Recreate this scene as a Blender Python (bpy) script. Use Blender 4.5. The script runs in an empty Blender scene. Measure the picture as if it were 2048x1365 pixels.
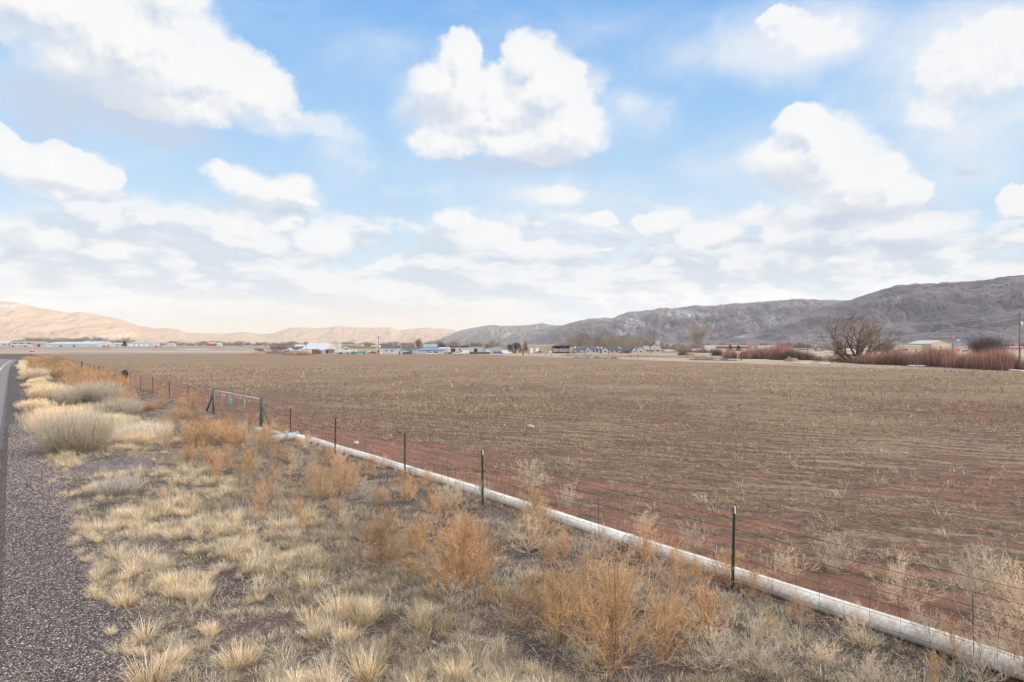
import bpy, math, random
import numpy as np
from mathutils import Vector, Matrix
rad = math.radians
RNG = np.random.default_rng(7)
random.seed(7)
sc = bpy.context.scene
COL = sc.collection

# ------------------------------------------------------------ camera numbers
F = 1365.0          # focal length in photograph pixels (24 mm on 36 mm)
EYE = 4.0           # eye height above the field
CX, HY = 1024.0, 690.0
DIRX = -0.7326      # road / fence run: X = v + DIRX * t , Y = t

def VT(v, t):
    return v + DIRX * t, t

# ------------------------------------------------------------ numpy noise
_perm = np.random.default_rng(3).permutation(512)
_grad = np.random.default_rng(4).uniform(-1, 1, (1024,))
def vnoise(x, y, seed=0):
    x = np.asarray(x, float); y = np.asarray(y, float)
    xi = np.floor(x).astype(np.int64); yi = np.floor(y).astype(np.int64)
    xf = x - xi; yf = y - yi
    u = xf * xf * xf * (xf * (xf * 6 - 15) + 10); v = yf * yf * yf * (yf * (yf * 6 - 15) + 10)
    def g(a, b):
        return _grad[(_perm[(_perm[(a + seed * 37) & 511] + b) & 511] + seed * 131) & 1023]
    n00 = g(xi, yi); n10 = g(xi + 1, yi); n01 = g(xi, yi + 1); n11 = g(xi + 1, yi + 1)
    return (n00 * (1 - u) + n10 * u) * (1 - v) + (n01 * (1 - u) + n11 * u) * v
def fbm(x, y, octv=4, seed=0, gain=0.5):
    s = 0; a = 1; n = 0
    for o in range(octv):
        s = s + a * vnoise(x * 2 ** o + o * 17.3, y * 2 ** o - o * 9.1, seed + o); n += a; a *= gain
    return s / n
def sstep(a, b, x):
    t = np.clip((np.asarray(x, float) - a) / (b - a), 0, 1); return t * t * (3 - 2 * t)

# ------------------------------------------------------------ ground height
_gy = [0, 40, 450, 700, 1200, 3000, 6000, 12000, 40000]
_gz = [0, 0, -1.5, -1.2, 1.0, 3.2, 14.0, 14.0, 14.0]
def ground_z(x, y):
    x = np.asarray(x, float); y = np.asarray(y, float)
    d = np.sqrt(x * x + y * y)
    z = np.interp(np.maximum(y, 0.25 * d), _gy, _gz)
    v = x - DIRX * y
    edge = sstep(1.5, 2.6, v)                       # the verge and the field carry bumps, the road does not
    near = 1 - sstep(70, 160, d)
    keepflat = 1 - np.exp(-((v - 12.1) / .9) ** 2) * (y < 32)
    z = z + edge * near * keepflat * (0.045 * fbm(x * 1.3, y * 1.3, 3, 11) + 0.10 * fbm(x * 0.25, y * 0.25, 2, 12))
    z = z + near * .05 * np.exp(-((v - 12.02) / .16) ** 2) * (y > 4) * (y < 29) + near * .04 * np.exp(-((v - 12.62) / .2) ** 2) * (y > 4) * (y < 29)
    return z
def gz(x, y):
    return float(ground_z(x, y))
def G(px, py):
    """ground point seen at photograph pixel (px, py), found on the real ground surface"""
    dx = (px - CX) / F; dz = -(py - HY) / F
    t = 4.0
    last = t
    while t < 30000:
        if EYE + dz * t < gz(dx * t, t):
            break
        last = t; t *= 1.02
    a, b = last, t
    for _ in range(25):
        m = (a + b) / 2
        if EYE + dz * m < gz(dx * m, m): b = m
        else: a = m
    return dx * a, a
def AT(px, Y):
    return (px - CX) / F * Y
def ZT(py, Y):
    return EYE - (py - HY) / F * Y

# ------------------------------------------------------------ node helper
class NB:
    def __init__(s, nt): s.nt = nt
    def new(s, t, **k):
        n = s.nt.nodes.new(t)
        for a, b in k.items(): setattr(n, a, b)
        return n
    def put(s, sock, v):
        if v is None: return
        if isinstance(v, bpy.types.NodeSocket): s.nt.links.new(v, sock)
        else:
            try: sock.default_value = v
            except Exception:
                sock.default_value = (*v, 1.0) if len(v) == 3 else v
    def m(s, op, a, b=None, c=None, clamp=False):
        n = s.new('ShaderNodeMath', operation=op, use_clamp=clamp)
        for i, v in enumerate((a, b, c)): s.put(n.inputs[i], v)
        return n.outputs[0]
    def v(s, op, a, b=None, c=None, scale=None):
        n = s.new('ShaderNodeVectorMath', operation=op)
        for i, x in enumerate((a, b, c)): s.put(n.inputs[i], x)
        if scale is not None: s.put(n.inputs['Scale'], scale)
        return n.outputs['Value'] if op in ('LENGTH', 'DOT_PRODUCT', 'DISTANCE') else n.outputs[0]
    def comb(s, x, y, z=0.0):
        n = s.new('ShaderNodeCombineXYZ')
        s.put(n.inputs[0], x); s.put(n.inputs[1], y); s.put(n.inputs[2], z); return n.outputs[0]
    def sep(s, a):
        n = s.new('ShaderNodeSeparateXYZ'); s.put(n.inputs[0], a); return n.outputs
    def noise(s, vec, scale=1, detail=4, rough=0.5, dist=0, dim='3D', out='Fac'):
        n = s.new('ShaderNodeTexNoise', noise_dimensions=dim)
        s.put(n.inputs['Vector'], vec); s.put(n.inputs['Scale'], scale); s.put(n.inputs['Detail'], detail)
        s.put(n.inputs['Roughness'], rough); s.put(n.inputs['Distortion'], dist)
        return n.outputs[out]
    def vor(s, vec, scale=1, feature='F1', out='Distance', rand=1):
        n = s.new('ShaderNodeTexVoronoi', feature=feature)
        s.put(n.inputs['Vector'], vec); s.put(n.inputs['Scale'], scale); s.put(n.inputs['Randomness'], rand)
        return n.outputs[out]
    def mapr(s, v, a, b, c=0.0, d=1.0, smooth=True):
        n = s.new('ShaderNodeMapRange', interpolation_type='SMOOTHSTEP' if smooth else 'LINEAR')
        s.put(n.inputs[0], v); s.put(n.inputs[1], a); s.put(n.inputs[2], b); s.put(n.inputs[3], c); s.put(n.inputs[4], d)
        return n.outputs[0]
    def mix(s, f, a, b, blend='MIX'):
        n = s.new('ShaderNodeMix', data_type='RGBA', blend_type=blend)
        s.put(n.inputs[0], f); s.put(n.inputs[6], a); s.put(n.inputs[7], b)
        return n.outputs[2]
    def ramp(s, f, stops, interp='LINEAR'):
        n = s.new('ShaderNodeValToRGB'); n.color_ramp.interpolation = interp
        e = n.color_ramp.elements
        while len(e) > 1: e.remove(e[-1])
        e[0].position, e[0].color = stops[0][0], (*stops[0][1], 1)
        for p, c in stops[1:]:
            q = e.new(p); q.color = (*c, 1)
        s.put(n.inputs[0], f); return n.outputs[0]
    def bump(s, h, strength=0.5, dist=0.02):
        n = s.new('ShaderNodeBump'); s.put(n.inputs['Height'], h)
        n.inputs['Strength'].default_value = strength; n.inputs['Distance'].default_value = dist
        return n.outputs[0]

def material(name):
    m = bpy.data.materials.new(name); m.use_nodes = True
    nt = m.node_tree; nb = NB(nt); p = nt.nodes['Principled BSDF']
    return m, nb, p

_mats = {}
def paint(name, col, rough=0.7, metal=0.0, var=0.12, scale=2.0, spec=0.4):
    """painted / weathered plain surface with a little procedural dirt and tone variation"""
    key = name
    if key in _mats: return _mats[key]
    m, nb, p = material(name)
    co = nb.new('ShaderNodeTexCoord').outputs['Object']
    n = nb.noise(co, scale, 5, 0.6)
    dark = tuple(c * (1 - var * 1.6) for c in col); light = tuple(min(1, c * (1 + var)) for c in col)
    c = nb.ramp(n, [(0.3, dark), (0.7, light)])
    nb.put(p.inputs['Base Color'], c)
    p.inputs['Roughness'].default_value = rough; p.inputs['Metallic'].default_value = metal
    p.inputs['Specular IOR Level'].default_value = spec
    _mats[key] = m
    return m

# ------------------------------------------------------------ object helpers
def tag(o, label=None, cat=None, group=None, kind=None):
    if label: o['label'] = label
    if cat: o['category'] = cat
    if group: o['group'] = group
    if kind: o['kind'] = kind
    return o
def empty(name, loc=(0, 0, 0), rz=0.0, label=None, cat=None, group=None):
    o = bpy.data.objects.new(name, None); COL.objects.link(o)
    o.location = loc; o.rotation_euler = (0, 0, rz); o.empty_display_size = 0.2
    return tag(o, label, cat, group)
def link(name, me, parent=None, mat=None, smooth=False):
    o = bpy.data.objects.new(name, me); COL.objects.link(o)
    if mat is not None:
        me.materials.clear()
        for mm in (mat if isinstance(mat, (list, tuple)) else [mat]): me.materials.append(mm)
    if parent is not None: o.parent = parent
    if smooth: me.polygons.foreach_set('use_smooth', [True] * len(me.polygons))
    return o
def np_mesh(name, V, Fc, col=None, smooth=False):
    """V (n,3), Fc (m,k) index array (all triangles or all quads); col (n,3) point tint"""
    V = np.ascontiguousarray(V, np.float32); Fc = np.ascontiguousarray(Fc, np.int32)
    me = bpy.data.meshes.new(name)
    me.vertices.add(len(V)); me.vertices.foreach_set('co', V.ravel())
    k = Fc.shape[1]
    me.loops.add(Fc.size); me.loops.foreach_set('vertex_index', Fc.ravel())
    me.polygons.add(len(Fc)); me.polygons.foreach_set('loop_start', np.arange(0, Fc.size, k, dtype=np.int32))
    if smooth: me.polygons.foreach_set('use_smooth', np.ones(len(Fc), bool))
    me.update(calc_edges=True)
    if col is not None:
        a = me.color_attributes.new('tint', 'FLOAT_COLOR', 'POINT')
        c4 = np.ones((len(V), 4), np.float32); c4[:, :3] = col
        a.data.foreach_set('color', c4.ravel())
    return me

class MB:
    """collects shapes into one mesh"""
    def __init__(s): s.v = []; s.f = []
    def add(s, vs, fs):
        b = len(s.v); s.v += [tuple(map(float, p)) for p in vs]; s.f += [tuple(b + i for i in f) for f in fs]
        return s
    def box(s, x0, x1, y0, y1, z0, z1):
        return s.add([(x0,y0,z0),(x1,y0,z0),(x1,y1,z0),(x0,y1,z0),(x0,y0,z1),(x1,y0,z1),(x1,y1,z1),(x0,y1,z1)],
              [(0,3,2,1),(4,5,6,7),(0,1,5,4),(1,2,6,5),(2,3,7,6),(3,0,4,7)])
    def tube(s, pts, r, n=6, cap=True):
        pts = [Vector(p) for p in pts]; rs = r if isinstance(r, (list, tuple)) else [r] * len(pts)
        vs = []; fs = []
        for i, p in enumerate(pts):
            d = (pts[min(i + 1, len(pts) - 1)] - pts[max(i - 1, 0)]).normalized()
            a = d.orthogonal().normalized() if abs(d.z) > 0.9 else d.cross(Vector((0, 0, 1))).normalized()
            b = d.cross(a)
            for k in range(n):
                t = 2 * math.pi * k / n
                vs.append(p + (a * math.cos(t) + b * math.sin(t)) * rs[i])
        for i in range(len(pts) - 1):
            for k in range(n):
                fs.append((i*n+k, i*n+(k+1) % n, (i+1)*n+(k+1) % n, (i+1)*n+k))
        if cap:
            fs.append(tuple(range(n))[::-1]); fs.append(tuple((len(pts)-1)*n+k for k in range(n)))
        return s.add(vs, fs)
    def prism(s, poly, y0, y1):
        """poly of (x,z), extruded along y"""
        n = len(poly)
        return s.add([(x, y0, z) for x, z in poly] + [(x, y1, z) for x, z in poly],
              [tuple(range(n)), tuple(range(2*n-1, n-1, -1))] + [(i, i+n, (i+1) % n+n, (i+1) % n) for i in range(n)])
    def prismx(s, poly, x0, x1):
        """poly of (y,z), extruded along x"""
        n = len(poly)
        return s.add([(x0, y, z) for y, z in poly] + [(x1, y, z) for y, z in poly],
              [tuple(range(n))[::-1], tuple(range(n, 2*n))] + [(i, (i+1) % n, (i+1) % n+n, i+n) for i in range(n)])
    def build(s, name, mat, parent=None, smooth=False):
        me = bpy.data.meshes.new(name); me.from_pydata(s.v, [], s.f); me.update()
        return link(name, me, parent, mat, smooth)

def copy_tree(o, parent=None):
    c = o.copy(); COL.objects.link(c)
    if parent is not None: c.parent = parent
    for ch in [q for q in bpy.data.objects if q.parent == o]: copy_tree(ch, c)
    return c
# ============================================================ camera
cam = bpy.data.cameras.new('camera'); cam.lens = 24.0; cam.sensor_width = 36.0
cam.shift_y = 7.5 / 2048; cam.clip_start = 0.1; cam.clip_end = 120000
co_ = bpy.data.objects.new('camera', cam); COL.objects.link(co_)
co_.location = (0, 0, EYE); co_.rotation_euler = (rad(90), 0, 0)
sc.camera = co_

# ============================================================ light
SUN_AZ, SUN_EL = rad(98), rad(7.0)
sun = bpy.data.lights.new('sun', 'SUN'); sun.energy = 4.4; sun.angle = rad(0.5); sun.color = (1.0, 0.80, 0.60)
so = bpy.data.objects.new('sun', sun); COL.objects.link(so)
sd = Vector((math.sin(SUN_AZ) * math.cos(SUN_EL), math.cos(SUN_AZ) * math.cos(SUN_EL), math.sin(SUN_EL)))
so.rotation_euler = sd.to_track_quat('Z', 'Y').to_euler(); so.location = (0, 0, 50)

# ============================================================ sky with clouds (by world direction, azimuth and elevation)
def ae(px, py):
    dx, dz = (px - CX), (HY - py)
    return math.atan2(dx, F), math.atan2(dz, math.hypot(dx, F))
# cumulus: centre and radii given as seen from the road, each turned into azimuth / elevation
CUM = [  # px, py, rx, ry, weight
 (960, 225, 150, 85, .85), (985, 168, 52, 44, .95), (250, 105, 240, 105, .92), (1655, 325, 150, 80, .85), (60, -15, 330, 100, 1.1), (270, 62, 195, 108, 1.1), (405, 145, 160, 88, 1.05), (515, 195, 92, 70, 1.0), (380, 208, 190, 48, .95), (340, -30, 90, 60, 1.0), (160, 110, 150, 70, .8),
 (922, 115, 52, 58, 1.05), (900, 170, 88, 66, 1.0), (1062, 122, 60, 50, 1.05), (1085, 178, 98, 75, 1.05), (1135, 248, 92, 78, 1.0), (1000, 205, 115, 62, .95), (1015, 288, 190, 40, 1.0), (895, 278, 90, 34, .85), (975, 245, 130, 55, .85),
 (40, 322, 105, 48, 1.0), (120, 335, 108, 60, 1.0), (190, 352, 66, 38, 1.0), (-5, 285, 38, 42, .95), (150, 378, 125, 17, .9),
 (430, 340, 32, 24, .95), (478, 356, 72, 33, 1.0), (560, 382, 98, 37, 1.0), (600, 368, 52, 32, .95), (622, 404, 46, 15, .9),
 (1602, 248, 52, 46, 1.05), (1640, 290, 92, 72, 1.0), (1560, 322, 105, 58, .82), (1705, 352, 130, 65, .95), (1770, 340, 46, 46, 1.05), (1805, 375, 70, 44, 1.0), (1705, 403, 140, 24, .9),
 (1560, 40, 90, 45, .62), (1650, 90, 110, 45, .62), (1610, 70, 190, 75, .45), (1960, 125, 250, 150, .60), (2010, 60, 210, 100, .50), (1880, 228, 170, 80, .42),
 
 (585, 448, 42, 24, .85), (650, 488, 82, 42, .85), (480, 440, 130, 52, .6), (600, 530, 60, 20, .75), (225, 498, 62, 24, .85), (85, 475, 100, 42, .8), (90, 512, 80, 14, .7), (25, 555, 50, 34, .8), (240, 578, 60, 16, .6),
 (980, 470, 110, 46, .75), (1060, 500, 110, 32, .85), (900, 440, 70, 36, .7), (1190, 440, 70, 26, .7), (1420, 472, 90, 36, .8), (1330, 440, 110, 40, .65), (1570, 468, 80, 36, .8), (1505, 430, 70, 34, .6),
 (1800, 455, 140, 38, .9), (2035, 400, 50, 40, .9), (2035, 466, 62, 20, .85), (1325, 522, 30, 9, .9), (1690, 526, 60, 12, .8), (1200, 508, 34, 9, .6), (1450, 530, 20, 8, .7), (1935, 530, 26, 12, .7), (1100, 390, 150, 44, .5), (1760, 380, 160, 90, .5),
]
SOFTW = [(650, 262, 75, 42, 1.3), (585, 268, 60, 26, .8), (712, 318, 30, 50, .9), (1275, 225, 52, 52, .9), (1190, 150, 60, 50, .8), (1370, 110, 160, 70, .6), (1960, 150, 340, 210, 1.2), (1600, 85, 250, 105, 1.0), (1240, 235, 140, 100, .5), (1480, 350, 230, 100, .65), (130, 180, 380, 130, .6), (1650, 380, 320, 110, .75), (1120, 390, 260, 70, .7), (450, 460, 330, 90, .8), (1250, 460, 500, 90, .8), (690, 300, 110, 80, .55), (860, 200, 90, 110, .75), (1200, 60, 300, 60, .4), (800, 90, 220, 60, .35), (60, 480, 200, 80, .7), (1950, 330, 200, 60, .55)]
UNDER = [(170, 205, 250, 75, .95), (320, 255, 160, 36, 1.1), (90, 250, 110, 50, .7), (1045, 318, 185, 30, 1.05), (1000, 345, 90, 14, .5), (880, 225, 70, 36, .6), (1700, 425, 210, 30, .95), (1560, 350, 90, 36, .7), (120, 388, 140, 20, .95), (565, 412, 95, 18, .95), (110, 522, 90, 20, .95), (640, 520, 80, 14, .6), (1010, 520, 110, 12, .8), (1790, 492, 120, 16, .8), (1950, 330, 60, 22, .6), (1570, 500, 80, 14, .5), (1230, 470, 120, 14, .5)]
world = bpy.data.worlds.new('World'); sc.world = world; world.use_nodes = True
wt = world.node_tree; wt.nodes.clear(); W = NB(wt)

grp = bpy.data.node_groups.new('cloud_field', 'ShaderNodeTree')
grp.interface.new_socket('P', in_out='INPUT', socket_type='NodeSocketVector')
grp.interface.new_socket('D', in_out='OUTPUT', socket_type='NodeSocketFloat')
g = NB(grp); gi = g.new('NodeGroupInput'); go = g.new('NodeGroupOutput')
P0 = gi.outputs[0]
w1 = g.noise(P0, 9.0, 3, 0.55, out='Color'); w1 = g.v('SUBTRACT', w1, (.5, .5, .5))
w2 = g.noise(P0, 30.0, 4, 0.6, out='Color'); w2 = g.v('SUBTRACT', w2, (.5, .5, .5))
P = g.v('ADD', P0, g.v('MULTIPLY', w1, (.060, .045, 0)))
P = g.v('ADD', P, g.v('MULTIPLY', w2, (.026, .022, 0)))
acc = None
for (px, py, rx, ry, w) in CUM:
    a, e = ae(px, py); a1, _ = ae(px + rx, py); a0, _ = ae(px - rx, py); _, e1 = ae(px, py - ry); _, e0 = ae(px, py + ry)
    ra, re_ = (a1 - a0) / 2, (e1 - e0) / 2
    d = g.v('SUBTRACT', P, (a, e, 0)); d = g.v('MULTIPLY', d, (1 / ra, 1 / re_, 0))
    q = g.m('SUBTRACT', w, g.v('LENGTH', d))
    acc = q if acc is None else g.m('SMOOTH_MAX', acc, q, 0.30)
puff = g.m('SUBTRACT', g.noise(P0, 48.0, 4, 0.65), .5)
acc = g.m('ADD', acc, g.m('MULTIPLY', puff, 0.42))
g.put(go.inputs[0], acc)

dirv = W.new('ShaderNodeTexCoord').outputs['Generated']
sx, sy, sz = W.sep(W.v('NORMALIZE', dirv))
az = W.m('ARCTAN2', sx, sy)
el = W.m('ARCSINE', sz)
P = W.comb(az, el, 0.0)
def field(p):
    n = W.new('ShaderNodeGroup'); n.node_tree = grp; W.put(n.inputs[0], p); return n.outputs[0]
D0 = field(P)
D1 = field(W.v('ADD', P, (0.014, 0.030, 0)))
edge = W.noise(P, 7.0, 2, .5)
soft = W.mapr(edge, .35, .65, .10, .42)
cov = W.mapr(D0, W.m('MULTIPLY', soft, -.35), soft)
lit = W.m('SUBTRACT', D0, D1)
thick = W.mapr(D0, 0.15, 1.1)
rA = W.noise(P, 24.0, 4, .55); rB = W.noise(W.v('ADD', P, (.006, .011, 0)), 24.0, 4, .55)
lit = W.m('ADD', lit, W.m('MULTIPLY', W.m('SUBTRACT', rA, rB), 1.1))
lit = W.mapr(lit, -0.60, 0.26)
shade = W.mix(lit, (.55, .63, .76), (.97, .965, .965))
shade = W.mix(W.m('MULTIPLY', W.m('SUBTRACT', 1.0, thick), .55), shade, (.86, .90, .95))

def softlayer(lst):
    wv = W.v('SUBTRACT', W.noise(P, 11.0, 4, .6, out='Color'), (.5, .5, .5))
    Pw = W.v('ADD', P, W.v('MULTIPLY', wv, (.16, .075, 0))); a_ = None
    for (px, py, rx, ry, w) in lst:
        a, e = ae(px, py); a1, _ = ae(px + rx, py); a0, _ = ae(px - rx, py); _, e1 = ae(px, py - ry); _, e0 = ae(px, py + ry)
        d = W.v('MULTIPLY', W.v('SUBTRACT', Pw, (a, e, 0)), (2 / (a1 - a0), 2 / (e1 - e0), 0))
        q = W.m('MULTIPLY', W.m('SUBTRACT', 1.15, W.v('LENGTH', d)), w)
        a_ = q if a_ is None else W.m('MAXIMUM', a_, q)
    return W.mapr(a_, 0.0, .85)
softw = softlayer(SOFTW); under = softlayer(UNDER)
# thin veil and the banked layer over the horizon, heaps that shrink with distance
n1 = W.noise(W.v('MULTIPLY', P, (2.2, 5.0, 1)), 1.6, 5, .58, .6)
hs_ = W.m('POWER', W.m('MAXIMUM', W.m('ADD', el, .02), .001), .55)
B0 = W.comb(W.m('MULTIPLY', az, 4.2), W.m('MULTIPLY', hs_, 7.5), 3.0)
def heap(p): return W.noise(p, 2.1, 5, .58, .25)
n2 = heap(B0); n2u = heap(W.v('ADD', B0, (.10, .20, 0)))
relief = W.mapr(W.m('SUBTRACT', n2, n2u), -.10, .10)
lowm = W.mapr(el, 0.08, 0.235, 1.0, 0.0)
veil = W.m('MULTIPLY', W.mapr(n1, .42, .70), .7)
bank = W.mapr(W.m('ADD', n2, W.m('MULTIPLY', lowm, .30)), .52, .70)
bank = W.m('MULTIPLY', bank, W.mapr(el, .16, .25, 1.0, 0.0))

sky = W.new('ShaderNodeTexSky', sky_type='NISHITA')
sky.sun_disc = False; sky.sun_elevation = SUN_EL; sky.sun_rotation = SUN_AZ; sky.altitude = 1700
sky.air_density = 1.0; sky.dust_density = 1.0; sky.ozone_density = 1.5
SKY_STRENGTH = 0.15
base = W.v('SCALE', sky.outputs[0], scale=SKY_STRENGTH)
# thin whitish air in front of the clean sky, thickening toward the horizon
pale = W.mapr(el, 0.0, 0.55, 0.92, 0.84)
airc = W.ramp(W.mapr(el, 0.0, 0.5, smooth=False), [(0, (.96, .97, .96)), (.10, (.86, .92, .96)), (.30, (.52, .77, .99)), (.62, (.29, .61, 1.0)), (1, (.14, .45, .98))])
base = W.mix(pale, base, airc)
col = W.mix(W.m('MULTIPLY', veil, .35), base, (.70, .82, .97))
col = W.mix(W.m('MULTIPLY', softw, W.mapr(n1, .35, .65, .40, .85)), col, (.82, .87, .94))
bankc = W.mix(relief, (.54, .645, .775), (.90, .92, .94))
col = W.mix(W.m('MULTIPLY', bank, .88), col, bankc)
col = W.mix(W.m('MULTIPLY', under, .85), col, (.50, .61, .79))
cov = W.m('MULTIPLY', cov, W.mapr(lit, .0, .4, .80, 1.0))
col = W.mix(W.m('MULTIPLY', cov, W.mapr(el, .0, .17, .45, 1.0)), col, shade)
col = W.mix(W.m('MULTIPLY', W.m('MULTIPLY', under, cov), .65), col, (.56, .64, .76))
col = W.mix(W.mapr(el, .0, .085, .9, 0), col, (.92, .95, .965))
glow = W.m('MULTIPLY', W.mapr(el, .0, .085, 1.0, 0.0), W.m('MULTIPLY', W.mapr(az, -.75, -.4), W.mapr(az, -.10, .12, 1.0, 0.0)))
col = W.mix(W.m('MULTIPLY', glow, .85), col, (1.12, .92, .72))
# the rest of the dome, outside the photograph: unseen broken cloud, brightened toward the sun and overhead to light the ground
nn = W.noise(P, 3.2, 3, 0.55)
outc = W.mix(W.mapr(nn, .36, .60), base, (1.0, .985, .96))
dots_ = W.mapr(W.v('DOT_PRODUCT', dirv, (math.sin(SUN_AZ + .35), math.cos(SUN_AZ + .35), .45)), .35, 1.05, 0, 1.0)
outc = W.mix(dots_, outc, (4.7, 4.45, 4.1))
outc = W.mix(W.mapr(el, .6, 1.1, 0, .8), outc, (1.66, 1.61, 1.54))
bg = W.new('ShaderNodeBackground'); W.put(bg.inputs[0], col)
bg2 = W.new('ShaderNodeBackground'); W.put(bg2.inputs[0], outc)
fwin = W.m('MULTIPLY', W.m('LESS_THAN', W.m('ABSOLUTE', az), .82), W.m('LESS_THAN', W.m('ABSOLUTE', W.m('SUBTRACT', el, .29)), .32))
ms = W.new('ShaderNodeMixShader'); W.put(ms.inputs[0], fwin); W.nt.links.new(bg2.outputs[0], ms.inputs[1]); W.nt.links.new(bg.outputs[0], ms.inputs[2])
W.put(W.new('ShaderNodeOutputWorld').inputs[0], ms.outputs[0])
world.cycles.sampling_method = 'MANUAL'; world.cycles.sample_map_resolution = 512

sc.view_settings.view_transform = 'Standard'; sc.view_settings.look = 'None'
sc.view_settings.exposure = 0.0; sc.view_settings.gamma = 1.0
sc.cycles.use_denoising = True
sc.cycles.use_adaptive_sampling = True; sc.cycles.adaptive_threshold = 0.02
sc.cycles.max_bounces = 5; sc.cycles.diffuse_bounces = 2; sc.cycles.transparent_max_bounces = 8; sc.cycles.volume_bounces = 0
# ============================================================ ground sheet
def ground_mesh():
    a_front = np.arange(-52, 52.01, 0.2); a_back = np.arange(55, 306, 4.0)
    ang = np.radians(np.concatenate([a_front, a_back]))
    r = [0.6]
    while r[-1] < 8600: r.append(r[-1] * (1.016 if r[-1] < 120 else 1.03) + 0.02)
    r = np.array(r)
    A, R = np.meshgrid(ang, r)
    X = R * np.sin(A); Y = R * np.cos(A); Z = ground_z(X, Y)
    n, m = A.shape
    V = np.stack([X, Y, Z], -1).reshape(-1, 3)
    V = np.vstack([V, [[0, 0, gz(0, 0)]]])
    i, j = np.meshgrid(np.arange(n - 1), np.arange(m), indexing='ij'); j2 = (j + 1) % m
    Q = np.stack([i * m + j, i * m + j2, (i + 1) * m + j2, (i + 1) * m + j], -1).reshape(-1, 4)[:, ::-1]
    T = np.stack([np.full(m, n * m), (np.arange(m) + 1) % m, np.arange(m), np.arange(m)], -1)
    me = np_mesh('ground', V, Q, smooth=True)
    return me

m_ground, nb, pr = material('ground')
pos = nb.new('ShaderNodeTexCoord').outputs['Object']
gx, gy, gzz = nb.sep(pos)
vv = nb.m('ADD', gx, nb.m('MULTIPLY', gy, -DIRX))
dist = nb.v('LENGTH', pos)
# --- field: straw mat in rows over red earth
rowc, rows_ = math.cos(rad(-25.5)), math.sin(rad(-25.5))
ra_ = nb.m('ADD', nb.m('MULTIPLY', gx, rowc), nb.m('MULTIPLY', gy, rows_))
rb_ = nb.m('ADD', nb.m('MULTIPLY', gx, -rows_), nb.m('MULTIPLY', gy, rowc))
rowv = nb.comb(nb.m('MULTIPLY', ra_, .28), rb_, 0)
n_row = nb.noise(rowv, 1.5, 6, .62, .4)
n_fine = nb.noise(nb.comb(nb.m('MULTIPLY', ra_, .45), rb_, 0), 9.0, 6, .7, .8)
n_big = nb.noise(pos, .085, 4, .55)
n_mid = nb.noise(pos, .55, 5, .6)
soil = nb.mix(nb.mapr(n_mid, .35, .65), (.26, .13, .095), (.18, .105, .078))
grey = nb.mix(nb.mapr(n_fine, .3, .7), (.065, .047, .038), (.15, .11, .085))  # dark grey patches, deepened in colour to stand for small tuft shadows
straw = nb.mix(nb.mapr(n_fine, .35, .68), (.18, .125, .09), (.345, .255, .17))
sv = nb.mapr(vv, 12.5, 21, 0.0, 1.0)
near_red = nb.m('MULTIPLY', nb.m('SUBTRACT', 1.0, sv), .20)
cover = nb.m('ADD', nb.m('ADD', nb.m('MULTIPLY', n_big, .55), nb.m('MULTIPLY', n_row, .62)), nb.m('MULTIPLY', n_fine, .35))
rw = nb.m('SINE', nb.m('ADD', nb.m('MULTIPLY', rb_, 6.6), nb.m('MULTIPLY', n_mid, 5.0)))
cover = nb.m('ADD', nb.m('SUBTRACT', cover, near_red), nb.m('MULTIPLY', rw, nb.mapr(gy, 20, 90, .055, .02)))
f = nb.mix(nb.mapr(cover, .62, .72), soil, grey)
f = nb.mix(nb.m('MULTIPLY', nb.mapr(cover, .70, .83), .92), f, straw)
farf = nb.mapr(gy, 30, 120)
f = nb.mix(nb.m('MULTIPLY', farf, .45), f, (.31, .225, .155))
# --- verge
lit_n = nb.noise(pos, 22.0, 5, .7, .6)
vg = nb.mix(nb.mapr(n_mid, .4, .62), (.12, .085, .078), (.055, .047, .046))  # soil colour darkened to stand in for contact shade under the tufts
vg = nb.mix(nb.mapr(lit_n, .5, .66), vg, (.31, .27, .22))
vg = nb.mix(nb.m('MULTIPLY', nb.mapr(nb.noise(pos, 60, 3, .6), .60, .7), .7), vg, (.05, .04, .038))
c = nb.mix(nb.mapr(nb.m('ADD', vv, nb.m('MULTIPLY', nb.m('SUBTRACT', n_mid, .5), 2.0)), 11.6, 12.6), vg, f)
# --- beyond the field
pA, pB = G(1000, 711), G(2048, 747)
bx, by = pB[0] - pA[0], pB[1] - pA[1]; L = math.hypot(bx, by); nx_, ny_ = -by / L, bx / L
if ny_ < 0: nx_, ny_ = -nx_, -ny_
dline = nb.m('ADD', nb.m('MULTIPLY', nb.m('SUBTRACT', gx, pA[0]), nx_), nb.m('MULTIPLY', nb.m('SUBTRACT', gy, pA[1]), ny_))
yfar = G(300, 708)[1]
wob = nb.m('MULTIPLY', nb.m('SUBTRACT', nb.noise(pos, .03, 4, .6), .5), 24)
beyond = nb.m('MAXIMUM', nb.mapr(nb.m('ADD', dline, wob), -2, 3), nb.mapr(gy, yfar, yfar + 6))
strp = nb.noise(nb.comb(nb.m('MULTIPLY', gx, .0016), nb.m('MULTIPLY', gy, .011), 0), 1.0, 5, .6, .3)
pale = nb.mix(nb.mapr(strp, .38, .6), (.44, .365, .275), (.33, .265, .215))
pale = nb.mix(nb.m('MULTIPLY', nb.mapr(nb.noise(pos, .25, 5, .65), .5, .66), .5), pale, (.26, .19, .15))
plain = nb.mix(nb.mapr(strp, .4, .62), (.235, .19, .185), (.34, .285, .25))
pale = nb.mix(nb.mapr(gy, 620, 900), pale, plain)
c = nb.mix(beyond, c, pale)
nb.put(pr.inputs['Base Color'], c)
pr.inputs['Roughness'].default_value = 0.95; pr.inputs['Specular IOR Level'].default_value = 0.1
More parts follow.
